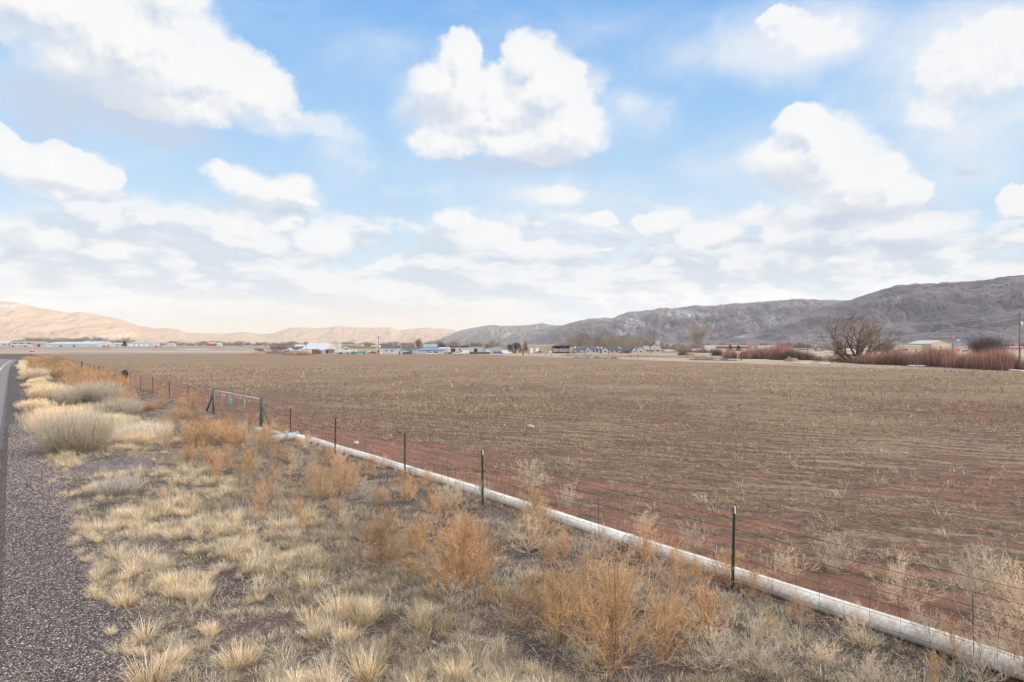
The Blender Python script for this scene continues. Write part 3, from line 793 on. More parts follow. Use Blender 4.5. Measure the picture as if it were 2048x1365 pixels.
# low grey litter and short dead grass over the whole verge
xs, ys, v, t = scatter(11000, 1.3, 12.4, 5.6, 58, g1, 1.9)
den = fbm(xs * 1.3 + 9, ys * 1.3, 3, 72); keep = den > np.where(v > 6.8, .02, -.12)
xs, ys, v, t = xs[keep], ys[keep], v[keep], t[keep]
joined('dead_grass', [place_copies(LOWC + MIXC[:2], xs, ys, g1.uniform(.45, 1.05, len(xs)), g1, thin=np.clip(11 / t, .2, 1))], m_tint,
       'low grey brown dead grass and litter between the weeds', 'grass')
xs, ys, v, t = scatter(1300, 6.0, 12.0, 6.0, 60, g1, 1.8)
den = fbm(xs * .8 + 30, ys * .8, 3, 73); keep = den > .02
UPR = [shuffle_blades(clump(270 + i, 90, .10, .24, [(.46, .40, .31), (.36, .32, .25), (.58, .52, .41), (.26, .23, .19)], .08, .35), g1) for i in range(5)]
x2, y2, v2, t2 = scatter(3200, 4.2, 8.2, 5.6, 26, g1, 1.6); d2 = fbm(x2 * .7 + 50, y2 * .7, 3, 74); k2 = d2 > -.06 + .03 * np.abs(v2 - 5.5)
joined('grass', [place_copies(UPR, x2[k2], y2[k2], g1.uniform(.45, 1.0, int(k2.sum())), g1)], m_tint, 'short upright tan grey grass between the pale tussocks', 'grass')
joined('dead_grass', [place_copies(MIXC, xs[keep], ys[keep], g1.uniform(.6, 1.2, keep.sum()), g1)], m_tint, 'taller tan dead grass tufts along the fence line', 'grass')
# flattened straw on the field, lying in rows
def field_straw(n, t0, t1, xa, xb, pw, lo, hi, wmul, seed, patch=True, stand=.06):
    r = np.random.default_rng(seed)
    y = t0 + (t1 - t0) * r.uniform(0, 1, n) ** pw
    half = y * .80 + 2; x = -half + 2 * half * r.uniform(0, 1, n); v = x - DIRX * y
    rb_ = -x * rows_ * 1.0 + y * rowc; ra2 = x * rowc + y * rows_
    den = .8 * fbm(ra2 * .16, rb_ * 1.5, 4, 81) + .16 * np.sin(rb_ * 6.6 + 2.5 * fbm(x * .3, y * .3, 2, 84)) + .7 * fbm(x * .12, y * .12, 3, 82) + .15 * fbm(x * 2, y * 2, 2, 83)
    cut = .03 + .42 * (1 - sstep(12.5, 19, v)) * sstep(11, 12.5, v)
    keep = (v > 12.6) & (den > cut - .10 * (r.uniform(0, 1, n)) - .06)
    x, y, v = x[keep], y[keep], v[keep]; n = len(x); print('straw', n)
    z = ground_z(x, y) + r.uniform(.0, .03, n)
    P = np.stack([x, y, z], -1); L = r.uniform(lo, hi, n)
    az = np.where(r.uniform(0, 1, n) < .6, rad(-25.5) + r.normal(0, .45, n) + math.pi * (r.uniform(0, 1, n) < .5), r.uniform(0, 6.283, n))
    lean = r.uniform(1.15, 1.5, n); curl = r.uniform(-.1, .35, n)
    s = r.uniform(0, 1, n) < stand; lean[s] = r.uniform(0, .9, s.sum()); L[s] *= 1.2
    w = r.uniform(.004, .008, n) * wmul(y)
    return blades(P, L, az, lean, curl, w, pick(r, n, STRAW, .14), r, basec=.85)
def litter(n, v0, v1, t0, t1, pw, seed, cols, lo=.05, hi=.22):
    r = np.random.default_rng(seed); x, y, v, t = scatter(n, v0, v1, t0, t1, r, pw); den = fbm(x * .9, y * .9, 3, seed); k = den > -.12 + .1 * r.uniform(-1, 1, n); x, y = x[k], y[k]; n = len(x)
    P = np.stack([x, y, ground_z(x, y) + r.uniform(.002, .05, n)], -1)
    return blades(P, r.uniform(lo, hi, n), r.uniform(0, 6.283, n), r.uniform(.7, 1.75, n), r.uniform(-1.6, 1.6, n), r.uniform(.003, .006, n) * np.clip(y / 14, 1, 2), pick(r, n, cols, .18), r, basec=.8)
joined('litter', [litter(60000, 5.6, 12.6, 5.4, 40, 1.7, 151, [(.46, .43, .39), (.32, .30, .28), (.20, .19, .18), (.64, .61, .57), (.10, .095, .09), (.42, .33, .24)]),
                  litter(45000, 1.5, 6.5, 6.0, 40, 1.7, 152, [(.60, .53, .42), (.36, .31, .25), (.18, .15, .12), (.72, .64, .50)]),
                  litter(26000, 12.4, 19, 6.5, 40, 1.5, 153, [(.46, .35, .27), (.58, .46, .35), (.20, .13, .10), (.34, .24, .18)], .03, .16)], m_tint, 'dead stems and plant litter on the ground of the verge', 'litter')
def clods(n, seed):
    r = np.random.default_rng(seed); y = 7 + 50 * r.uniform(0, 1, n) ** 1.4; x = r.uniform(-1, 1, n) * (y * .8 + 1); v = x - DIRX * y
    den = fbm(x * .5, y * .5, 3, seed); k = ((v > 12.7) & (den > -.05)) | ((v > 6.3) & (v < 11.8) & (den > .0)); x, y = x[k], y[k]; n = len(x)
    o = np.array([[1,0,0],[-.5,.9,0],[-.5,-.9,0],[.1,.1,.8],[-.2,-.3,.6]], float); T0 = np.array([[0,1,3],[1,2,4],[1,4,3],[2,0,4],[4,0,3]])
    R = r.uniform(.006, .024, n) * np.clip(y / 16, 1, 1.8); a = r.uniform(0, 6.28, n); V = o[None] * R[:, None, None] * (1 + r.normal(0, .25, (n, 5, 1))); c, s = np.cos(a)[:, None], np.sin(a)[:, None]
    V = np.stack([V[..., 0] * c - V[..., 1] * s + x[:, None], V[..., 0] * s + V[..., 1] * c + y[:, None], V[..., 2] + ground_z(x, y)[:, None]], -1)
    cols = pick(r, n, [(.24, .13, .10), (.17, .10, .08), (.30, .18, .14), (.12, .08, .065)], .15)
    tag(link('clods', np_mesh('clods', V.reshape(-1, 3), (T0[None] + (np.arange(n) * 5)[:, None, None]).reshape(-1, 3), np.repeat(cols, 5, 0)), None, m_tint), 'small clods of red and dark earth on the bare soil', 'soil', None, 'stuff')
clods(34000, 161)
joined('straw', [field_straw(430000, 8.5, 46, 0, 0, 1.45, .07, .24, lambda y: np.clip(y / 16, 1, 2.6), 91)], m_tint, 'flattened tan straw lying in rows on the red field', 'straw')
joined('straw', [field_straw(150000, 40, 150, 0, 0, 1.3, .14, .40, lambda y: np.clip(y / 14, 2.6, 9), 92, stand=.12)], m_tint, 'distant tan stubble and straw across the field', 'straw')
# taller lone stalks and tufts standing in the field
r = np.random.default_rng(95); n = 1500
y = 12 + 120 * r.uniform(0, 1, n) ** 1.2; x = (r.uniform(-1, 1, n)) * y * .8; v = x - DIRX * y; k = v > 13
x, y = x[k], y[k]; TU = [clump(280 + i, 26, .10, .28, STRAW[:2] + PALE[:2], .1, .8, (.005, .010)) for i in range(5)]
joined('straw', [place_copies(TU, x, y, r.uniform(.5, 1.25, len(x)) * np.clip(y / 40, 1, 1.6), r)], m_tint, 'upright tufts of stubble scattered over the field', 'straw')

# loose stones of the shoulder
def stones(n, t0, t1, seed):
    r = np.random.default_rng(seed)
    t = t0 + (t1 - t0) * r.uniform(0, 1, n) ** 1.5; v = r.uniform(-.15, 1.75, n) - .0
    k = (v < 1.45) | (r.uniform(0, 1, n) < .35); t, v = t[k], v[k]; n = len(t)
    x = v + DIRX * t; z = ground_z(x, t) + .006
    o = np.array([[1,0,0],[-1,0,0],[0,1,0],[0,-1,0],[0,0,1],[0,0,-1],[.6,.6,.5],[-.6,.6,.5],[-.6,-.6,.5],[.6,-.6,.5]], float)
    T0 = np.array([[4,6,7],[4,7,8],[4,8,9],[4,9,6],[0,2,6],[2,7,6],[2,1,7],[1,8,7],[1,3,8],[3,9,8],[3,0,9],[0,6,9]])
    R = r.uniform(.005, .015, n) * np.clip(t / 13, 1, 1.5)
    a = r.uniform(0, 6.28, n); sc_ = np.stack([r.uniform(.8, 1.5, n), r.uniform(.7, 1.1, n), r.uniform(.5, .85, n)], -1)
    V = o[None] * sc_[:, None] * R[:, None, None] * (1 + r.normal(0, .12, (n, 10, 1)))
    c, s = np.cos(a)[:, None], np.sin(a)[:, None]
    V = np.stack([V[..., 0] * c - V[..., 1] * s + x[:, None], V[..., 0] * s + V[..., 1] * c + t[:, None], V[..., 2] + z[:, None] + (R * .3)[:, None]], -1)
    T = (T0[None] + (np.arange(n) * 10)[:, None, None]).reshape(-1, 3)
    cols = pick(r, n, [(.05, .048, .055), (.10, .095, .105), (.16, .15, .16), (.22, .19, .19), (.30, .265, .26), (.16, .125, .125), (.42, .38, .365), (.12, .13, .155)], .12)
    q = r.uniform(0, 1, n) < .004; cols[q] = (.50, .27, .15)
    me = np_mesh('gravel_stones', V.reshape(-1, 3), T, np.repeat(cols, 10, 0))
    tag(link('gravel_stones', me, None, m_tint), 'loose grey and pink gravel along the road edge', 'gravel', None, 'stuff')
stones(70000, 6.3, 34, 55)

# ============================================================ counted clumps near the road
g_cl = [np_mesh('grass_clump', *clump(300 + i, 420, .15 + .03 * (i % 3), .38 + .05 * (i % 3), PALE, .30, .5)) for i in range(6)]
lab = 'pale straw tussock standing out of the verge grass near the gravel'
r = np.random.default_rng(120)
pts = [(620, 1175), (740, 1330), (910, 1365), (632, 1275), (520, 1190), (470, 1110), (350, 1080), (205, 1150), (300, 1365), (560, 1130), (440, 1060), (355, 1175), (690, 1280), (340, 1330), (480, 1330), (560, 1360),
       (260, 1130), (400, 1200), (860, 1230), (250, 1210), (620, 1110), (160, 1020), (240, 1040), (330, 1010), (430, 1000), (520, 1040)]
for i, (px, py) in enumerate(pts):
    x, y = G(px, py)
    put('grass_clump', g_cl[i % 6], x, y, r.uniform(.6, .95), None, lab, 'grass clump', 'straw tussocks on the near verge', sz=.85)

# ============================================================ weeds and shrubs, one object each
W_O = [weed(400 + i, 1.0, 1.0 + .1 * (i % 2), 22, ORG if i % 2 else ORG2, (6, 4), 3) for i in range(5)]
W_BIG = weed(420, 1.35, 1.0, 38, ORG, (7, 4), 3, .008)
W_FAN = weed(421, 1.0, 1.35, 30, ORG, (7, 4), 3, .008)
W_TALL = weed(422, 1.25, .8, 34, ORG, (7, 4), 3, .008)
W_STEM = weed(423, .9, .55, 9, ORG, (4, 3), 4, .008, tilt=.35)
W_TAN = [weed(430 + i, .75, 1.25, 20, TAN, (6, 5), 1, .005, stem=False) for i in range(3)]
W_SILV = [weed(440 + i, .6, 1.35, 11, SILV, (4, 2), 0, .007, stem=False) for i in range(2)]
def WP(me, px, py, h, label, nm='dried_weed', cat='dried weed', base=1.0, sz=1.0, rz=None, group=None, **k):
    """stand a weed on the ground where its foot is seen; h is its height in metres"""
    x, y = G(px, py); return put(nm, me, x, y, h / base, rz, label, cat, group, sz, **k)
WP(W_BIG, 1225, 1352, 1.42, 'tallest orange dried weed at the bottom of the photo, in front of the pipe', base=1.3)
WP(W_O[1], 1120, 1290, 1.05, 'orange weed close behind the tallest orange one, toward the pipe')
WP(W_O[3], 1330, 1335, .85, 'orange weed right beside the tallest orange one')
WP(W_FAN, 762, 1140, 1.02, 'wide fan shaped orange dried weed left of the conical one')
WP(W_TALL, 925, 1195, 1.28, 'tall conical orange dried weed in the middle of the verge', base=1.2)
WP(W_O[0], 640, 1012, .92, 'orange weed on a single bare dark stem between verge and pipe', dz=.12)
WP(W_STEM, 1425, 1290, .95, 'thin slanting orange weed below the nearest fence post')
WP(W_O[4], 528, 905, 1.0, 'round orange weed in front of the right gate post')
WP(W_O[2], 470, 900, .95, 'orange weed below the middle of the gate')
WP(W_O[0], 405, 890, .9, 'orange weed in front of the left gate post')
WP(W_STEM, 545, 1015, 1.1, 'upright orange weed with bare stalks left of the single-stemmed weed', sz=1.1)
WP(W_O[2], 1060, 1215, .55, 'small reddish orange weed right of the conical orange weed')
WP(W_SILV[0], 905, 1215, .6, 'silvery leafless dead weed at the foot of the conical orange weed', base=.6, dz=-.03)
WP(W_SILV[1], 1430, 1345, .62, 'grey leafless dead weed sprawled in the bottom right foreground', base=.6)
WP(W_SILV[0], 1320, 1150, .4, 'small grey dead twigs just below the pipe', base=.6)
WP(W_TAN[0], 1062, 985, .9, 'pale tan tumbleweed behind the pipe at the second nearest fence post', base=.75, nm='tumbleweed', cat='tumbleweed')
WP(W_TAN[1], 1135, 1015, .55, 'small pale tumbleweed behind the pipe, right of the larger one', base=.75, nm='tumbleweed', cat='tumbleweed')
WP(W_TAN[2], 1290, 1075, .55, 'pale tumbleweed with a tall stalk behind the pipe, mid way between the two nearest posts', base=.75, nm='tumbleweed', cat='tumbleweed')
WP(W_TAN[0], 1385, 1105, .6, 'tan tumbleweed behind the pipe, just left of the nearest post', base=.75, nm='tumbleweed', cat='tumbleweed')
WP(W_TAN[1], 1570, 1165, .6, 'tumbleweed lying behind the pipe, just right of the nearest post', base=.75, nm='tumbleweed', cat='tumbleweed')
WP(W_TAN[2], 1680, 1150, .75, 'round tumbleweed among the fence wires right of the nearest post', base=.75, nm='tumbleweed', cat='tumbleweed')
WP(W_TAN[0], 1800, 1215, .75, 'tumbleweed behind the pipe where the broken edge shows', base=.75, nm='tumbleweed', cat='tumbleweed')
WP(W_TAN[1], 1950, 1235, 1.0, 'large pale tumbleweed by the right edge behind the pipe', base=.75, nm='tumbleweed', cat='tumbleweed')
WP(W_TAN[2], 2035, 1260, .95, 'pale tumbleweed cut by the right edge of the photo', base=.75, nm='tumbleweed', cat='tumbleweed')
W_OT = weed(450, .8, .9, 14, TAN, (5, 4), 2, .007); W_OT2 = weed(451, .8, .8, 12, ORG2, (5, 4), 2, .007)
WP(W_OT, 1960, 1395, .75, 'tan branching weed in front of the pipe in the bottom right corner', base=.8)
WP(W_OT2, 2050, 1370, .8, 'orange weed at the extreme bottom right corner', base=.8)
WP(W_OT2, 1870, 1400, .55, 'small orange tipped weed cut by the bottom edge', base=.8)
WP(W_OT, 1735, 1300, .6, 'low orange brown weed leaning against the pipe near its broken edge', base=.8, tiltx=.5)
WP(W_OT, 2010, 1335, .7, 'tan orange weed over the pipe in the lower right corner', base=.8)
WP(W_OT2, 1905, 1330, .6, 'orange weed over the pipe left of the lower right corner', base=.8)
WP(W_TAN[0], 1850, 1290, .5, 'tan weed leaning on the pipe near the lower right corner', base=.75)
WP(W_TAN[1], 1640, 1330, .45, 'flat grey tan dead weed in front of the pipe', base=.75, sz=.6)
for i, (px, py, h) in enumerate([(705, 965, .5), (860, 1010, .45), (760, 1020, .5), (1010, 1090, .5), (1170, 1160, .5), (980, 1140, .45), (1540, 1290, .4), (1250, 1220, .5), (1100, 1130, .45), (480, 985, .8), (500, 950, .8), (590, 950, .7), (430, 950, .8), (600, 1060, .7), (380, 925, .7), (690, 1060, .5), (555, 920, .8), (450, 930, .75)]):
    WP([W_O[0], W_OT2, W_O[3], W_OT][i % 4], px, py, h, 'small orange brown weed between the tall weeds on the verge', base=1.0 if i % 2 == 0 else .8, group='small orange weeds on the verge')

tang = [weed(480 + i, .7, 1.25, 16, [ORG, ORG2, TAN][i % 3], (6, 4), 2, .006, stem=i % 2 == 0) for i in range(6)]
r = np.random.default_rng(140); n = 0
while n < 108:
    t = 7.2 + 25 * r.uniform() ** .85; v = r.uniform(6.6, 11.9)
    if v < 6.9 + .8 * math.sin(t): continue
    if fbm(v * .5, t * .35, 2, 99) < -.12: continue
    x, y = VT(v, t); put('dried_weed', tang[n % 6], x, y, r.uniform(.5, 1.15), None, 'rusty dried weed in the tangle between tall weeds and pipe', 'dried weed', 'tangled weeds beside the pipe', sz=r.uniform(.8, 1.1)); n += 1
stalk = [weed(490 + i, 1.0, .5, 9, [ORG, ORG2, TAN][i % 3], (4, 3), 4, .007, tilt=.15 * (i % 3)) for i in range(5)]
r = np.random.default_rng(145)
for i in range(34):
    t = r.uniform(15, 31); v = r.uniform(5.2, 9.5); x, y = VT(v, t)
    put('dried_weed', stalk[i % 5], x, y, r.uniform(.6, 1.1), None, 'thin stalky orange tan weed between pale grass and fence', 'dried weed', 'stalky weeds behind the pale grass')
# long orange band between shoulder shrubs and fence
r = np.random.default_rng(130)
W_LITE = [weed(460 + i, 1.0, 1.1, 20, ORG2 if i % 2 else ORG, (7, 4), 2, .010) for i in range(4)]
ORM = [(.54, .33, .18), (.62, .41, .25), (.36, .22, .13), (.66, .49, .33), (.26, .17, .11)]
W_DOME = [dome(470 + i, 900, .8, .75, 1.05, ORM, (.006, .012), 4) for i in range(3)]
n = 0
while n < 140:
    t = 27 + 175 * r.uniform() ** 1.25; v = r.uniform(5.0, 11.2) if t > 34 else r.uniform(6.8, 11.0)
    v0 = 5.0 + max(0, (60 - t) * .05); v0 = min(v0, 8)
    if t > 95: v0 = 2.4
    if v < v0 and t <= 95: continue
    if t > 95: v = r.uniform(2.4, 11.2)
    x, y = VT(v + float(rcurve(t)) * (t < 205), t)
    s = r.uniform(.85, 1.4) * (1.15 if t > 50 else (.85 if t > 40 else .66))
    put('dried_weed', W_LITE[n % 4] if n % 3 < 2 else W_DOME[n % 3], x, y, s, None, 'orange dried weed in the long band between road shrubs and fence', 'dried weed', 'orange weeds in the long band'); n += 1

SH_T = [(.72, .60, .44), (.82, .70, .53), (.62, .50, .35), (.86, .76, .60)]
SH_G = [(.60, .50, .40), (.70, .60, .49), (.50, .41, .32), (.76, .67, .56)]
SH_S = [(.74, .69, .63), (.82, .77, .71), (.62, .57, .51)]
def SP(seed, px, py, rx, ry, h, n, cols, label, lobes=5, w=(.005, .010)):
    x, y = G(px, py); me = dome(seed, n, rx, ry, h, cols, w, lobes)
    put('dry_shrub', me, x, y, 1, .3, label, 'shrub')
SP(500, 168, 905, 1.5, 1.1, 1.75, 7000, SH_T, 'largest khaki dry shrub beside the gravel shoulder')
SP(501, 92, 868, 1.4, 1.1, 1.45, 5000, SH_T, 'pale shrub behind and left of the largest khaki shrub')
SP(502, 290, 885, 1.3, .8, .95, 4500, SH_S, 'silver grey low shrub right of the largest khaki shrub')
SP(503, 190, 806, 2.3, 1.6, 1.75, 6000, SH_G, 'wide grey tan shrub beyond the largest khaki shrub')
SP(504, 110, 800, 1.6, 1.4, 1.2, 4500, SH_T, 'cream shrub along the shoulder, left of the wide grey shrub', w=(.008, .014))
SP(505, 72, 760, 2.0, 1.6, 1.6, 4500, SH_G, 'farthest grey shrub at the shoulder edge', w=(.010, .018))
SP(506, 255, 985, .9, .7, .58, 1500, SH_G + PALE[:2], 'low grey shrub in the pale grass below the dirt mound')
SP(507, 240, 830, 1.4, 1.0, 1.1, 3500, SH_G, 'brownish grey shrub between the wide grey shrub and the orange band')
cream = [(.82, .70, .50), (.90, .80, .62), (.70, .57, .40)]
C_M = [dome(520 + i, 1500, .8, .7, .75, cream, (.008, .015), 4) for i in range(3)]
for i in range(70):
    t = 27 + 150 * r.uniform() ** 1.3; v = r.uniform(1.3, 5.2 if t < 95 else 2.8)
    if 38 < t < 52 and v > 2.2: continue
    x, y = VT(v + float(rcurve(t)), t)
    put('cream_shrub', C_M[i % 3], x, y, r.uniform(.6, 1.1), None, 'cream coloured dry bush along the gravel shoulder', 'bush', 'cream bushes lining the shoulder')
# ============================================================ irrigation pipe
m_pipe, nb, pr = material('pipe_plastic')
pos = nb.new('ShaderNodeTexCoord').outputs['Object']
n1 = nb.noise(pos, 2.2, 5, .6); n2 = nb.noise(pos, 18, 5, .7); _, _, pz = nb.sep(pos)
c = nb.mix(nb.mapr(n1, .40, .66), (.78, .77, .74), (.60, .56, .51))
c = nb.mix(nb.m('MULTIPLY', nb.mapr(n2, .46, .64), .65), c, (.42, .36, .30))
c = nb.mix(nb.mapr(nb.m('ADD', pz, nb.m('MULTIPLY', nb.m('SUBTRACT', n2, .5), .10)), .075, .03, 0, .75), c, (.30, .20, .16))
nb.put(pr.inputs['Base Color'], c); pr.inputs['Roughness'].default_value = .6; pr.inputs['Specular IOR Level'].default_value = .3
m_pipe_in = paint('pipe_hollow', (.10, .09, .085), .9)
PR = .132
def pipe_v(t): return float(np.interp(t, [5.5, 8, 11.6, 18, 24, 28], [11.88, 11.98, 12.18, 12.38, 12.28, 12.05]))
def pipe(t0, t1, label, name='irrigation_pipe', seclen=7.6, r=PR, vfun=pipe_v, mat=None):
    root = empty(name, (*VT(vfun(t0), t0), 0), 0, label, 'pipe')
    ts = [t0]
    while ts[-1] + seclen < t1: ts.append(ts[-1] + seclen)
    ts.append(t1)
    for k in range(len(ts) - 1):
        a, b = ts[k], ts[k + 1]; pts = []
        n = max(3, int((b - a) / .45))
        for i in range(n + 1):
            t = a + (b - a) * i / n; x, y = VT(vfun(t), t); pts.append(Vector((x, y, gz(x, y) + r * .80 + .004 * math.sin(t * 1.7))) - root.location)
        mb = MB(); rr = [r * (1.0 + .012 * math.sin(i * 2.1)) for i in range(n + 1)]
        mb.tube(pts, rr, 20, cap=True)
        mb.build('pipe_section', mat or m_pipe, root, smooth=True)
        # spigot collar at the joint
        if k:
            d = (pts[1] - pts[0]).normalized()
            cb_ = MB(); cb_.tube([pts[0] - d * .02, pts[0] + d * .10], [r * 1.06, r * 1.06], 20); cb_.build('collar', mat or m_pipe, root, smooth=True)
    return root
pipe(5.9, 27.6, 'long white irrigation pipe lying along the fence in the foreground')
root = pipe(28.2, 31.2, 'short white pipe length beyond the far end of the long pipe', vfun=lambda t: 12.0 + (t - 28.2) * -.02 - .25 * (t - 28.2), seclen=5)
# pale blue metal fitting beside it
x, y = G(568, 884); m_bl = paint('galvanised_blue', (.40, .47, .54), .6, .3)
rt = empty('pipe_valve', (x, y, gz(x, y)), .7, 'pale blue metal valve box at the end of the white pipes', 'valve')
MB().tube([(-.55, 0, .15), (.55, .05, .19)], [.17, .17], 14).build('barrel', m_bl, rt, True)
MB().tube([(.55, .05, .19), (.60, .05, .19)], [.21, .21], 14).build('flange', m_bl, rt, True)
MB().tube([(.1, 0, .3), (.1, 0, .42)], [.05, .05], 8).tube([(.0, 0, .43), (.2, 0, .43)], .015, 6).build('handle', m_bl, rt)
# far lengths by the willows
def far_pipe(pa, pb, label, r=.16):
    (x0, y0), (x1, y1) = G(*pa), G(*pb)
    rt = empty('irrigation_pipe', (x0, y0, gz(x0, y0)), 0, label, 'pipe'); d = Vector((x1 - x0, y1 - y0, gz(x1, y1) - gz(x0, y0)))
    MB().tube([(0, 0, r), d * .5 + Vector((0, 0, r))], r, 12).build('pipe_section', m_pipe, rt, True)
    MB().tube([d * .505 + Vector((0, 0, r)), d + Vector((0, 0, r))], r, 12).build('pipe_section', m_pipe, rt, True)
far_pipe((1585, 728), (1660, 728.6), 'white pipe on the far field edge left of the big bare tree')
far_pipe((1815, 733.5), (1852, 734), 'short white pipe at the foot of the right red willows')
far_pipe((1978, 739.5), (2012, 741.5), 'white pipe on the far field edge near the right side of the photo')
far_pipe((2018, 742.5), (2046, 744.5), 'rightmost white pipe length at the edge of the photo')

# ============================================================ fence
m_post = paint('green_steel', (.055, .075, .055), .6, .3, var=.3, scale=9)
m_rust = paint('rusty_steel', (.13, .07, .05), .8, .2, var=.35, scale=9)
m_cap = paint('white_post_top', (.80, .80, .78), .6)
m_wire = paint('rusty_wire', (.075, .055, .045), .7, .5, var=.3, scale=3)
m_wood = paint('weathered_wood', (.13, .105, .085), .9, var=.3, scale=14)
FV = 11.70
def t_of(px): return 11.70 / (-DIRX + (px - CX) / F)
def tpost(fence, v, t, h=1.38, top='white', r=.022, lean=(0, 0)):
    x, y = VT(v, t); z = gz(x, y)
    p = Vector((x, y, z)) - fence.location
    m = MB(); L = Vector((lean[0], lean[1], h))
    # T section: web and flange
    yaw = math.atan2(1, DIRX)
    def bar(w, d, off, z0, z1):
        c, s = math.cos(yaw), math.sin(yaw); pts = []
        for zz in (z0, z1):
            k = zz / h
            for a, b in ((-w, -d), (w, -d), (w, d), (-w, d)):
                b += off; pts.append((p.x + a * c - b * s + lean[0] * k, p.y + a * s + b * c + lean[1] * k, p.z + zz))
        m.add(pts, [(0, 3, 2, 1), (4, 5, 6, 7), (0, 1, 5, 4), (1, 2, 6, 5), (2, 3, 7, 6), (3, 0, 4, 7)])
    bar(r, .005, 0, -.3, h); bar(.004, .017, .022, -.3, h)
    for k in range(12):
        zz = .3 + k * (h - .35) / 12; bar(.008, .004, -.009, zz, zz + .02)
    post = m.build('post', m_rust if top == 'rust' else m_post, fence)
    if top == 'white':
        m = MB(); bar(r * 1.08, .0065, 0, h * .92, h + .004); m.build('post_top', m_cap, post)
        m.v  # keep
    return post
def wires(fence, pts, zs, netz, name='wire', step=.30):
    """strand through the fence points with a slight sag between posts"""
    def line(z, amp):
        out = []
        for a, b in zip(pts[:-1], pts[1:]):
            for k in range(6):
                f_ = k / 6; t = a + (b - a) * f_; x, y = VT(FV, t)
                out.append(Vector((x, y, gz(x, y) * 1.0 + z - amp * 4 * f_ * (1 - f_) + .006 * math.sin(t * 9 + z * 20))) - fence.location)
        x, y = VT(FV, pts[-1]); out.append(Vector((x, y, gz(x, y) + z)) - fence.location); return out
    for z in zs:
        mb = MB(); L = line(z, .03 + .015 * math.sin(z * 31)); mb.tube(L, .0032, 4)
        # barbs
        for a, b in zip(L[:-1], L[1:]):
            n = max(1, int((b - a).length / .16))
            if a.length > 30 and False: break
            for k in range(n):
                q = a + (b - a) * ((k + .5) / n); w = Vector((random.uniform(-1, 1), random.uniform(-1, 1), random.uniform(-1, 1))).normalized() * .014
                mb.tube([q - w, q + w], .0016, 3, cap=False)
        mb.build('barbed_wire', m_wire, fence)
    if netz:
        mb = MB()
        for z in netz: mb.tube(line(z, .02), .0026, 4)
        t = pts[0]
        while t < pts[-1]:
            x, y = VT(FV, t); z = gz(x, y); o = fence.location
            mb.tube([Vector((x, y, z + netz[0])) - o, Vector((x + random.uniform(-.02, .02), y, z + netz[len(netz)//2])) - o, Vector((x + random.uniform(-.03, .03), y, z + netz[-1])) - o], .0022, 4, cap=False)
            t += step
        mb.build('woven_wire', m_wire, fence)
near_t = [5.4, 11.08, 16.95, 20.3, 24.7, 28.6]
f1 = empty('wire_fence', (*VT(FV, 11.08), 0), 0, 'wire fence on steel posts beside the long white pipe, right of the gate', 'fence')
for i, t in enumerate(near_t):
    tpost(f1, FV, t, 1.38 if t < 24 else 1.36, 'rust' if t in (24.7, 28.6) else ('white' if t in (5.4, 11.08, 16.95) else 'green'), lean=(.02 * math.sin(i * 2), .02 * math.cos(i * 3)))
wires(f1, near_t + [31.6], [.86, 1.02, 1.18], [.08, .22, .38, .55, .70])
# stays between the posts
for t in (8.3, 13.6, 18.3, 22.6):
    mb = MB(); x, y = VT(FV, t); z = gz(x, y); mb.tube([Vector((x, y, z + .03)) - f1.location, Vector((x - .02, y, z + .95)) - f1.location], .005, 5)
    mb.build('wire_stay', m_wire, f1)
far_px = [379, 339.5, 306, 282, 261, 245, 230, 219, 207, 198, 189, 181, 174]
far_t = [t_of(p) for p in far_px]
f2 = empty('wire_fence', (*VT(FV, 45), 0), 0, 'wire fence of green steel posts running to the far distance, left of the gate', 'fence')
for i, t in enumerate(far_t): tpost(f2, FV, t, 1.42, 'white', r=.030)
tw_ = t_of(164); x, y = VT(FV, tw_)
MB().tube([Vector((x, y, gz(x, y) - .2)) - f2.location, Vector((x, y, gz(x, y) + 1.55)) - f2.location], .13, 10).build('wooden_post', m_wood, f2)
more = []
t = tw_ + 6.3
while t < 205: more.append(t); t += 6.3
for t in more: tpost(f2, FV + float(rcurve(t)) * .4, t, 1.42, 'green', r=.032)
wires(f2, [40.0] + far_t + [tw_], [.85, 1.1, 1.3], [.1, .4, .7], step=.9)
# ============================================================ gate
tl, tr = 39.6, 32.0
m_galv = paint('galvanised_steel', (.62, .64, .67), .45, .35, scale=6); m_gpost = paint('dark_gate_post', (.085, .10, .10), .7, .2, scale=8)
m_tube = paint('dull_steel_tube', (.24, .29, .33), .55, .4)
gx0, gy0 = VT(FV, (tl + tr) / 2); gate = empty('gate', (gx0, gy0, gz(gx0, gy0)), 0, 'double steel tube gate with wire infill between two braced posts', 'gate')
def gp(t, z, dv=0): x, y = VT(FV + dv, t); return Vector((x, y, gz(x, y) + z)) - gate.location
MB().tube([gp(tl, -.3), gp(tl, 1.50)], .070, 12).build('post', m_gpost, gate, True)
MB().tube([gp(tr, -.3), gp(tr, 1.52)], .080, 12).build('post', m_gpost, gate, True)
MB().tube([gp(tl, 1.25), gp(tl + 1.35, .05)], .05, 8).build('brace', m_gpost, gate, True)
MB().tube([gp(tr, 1.2), gp(tr - 1.6, -.05)], .05, 8).build('brace', m_wood, gate, True)
tm = t_of(461)
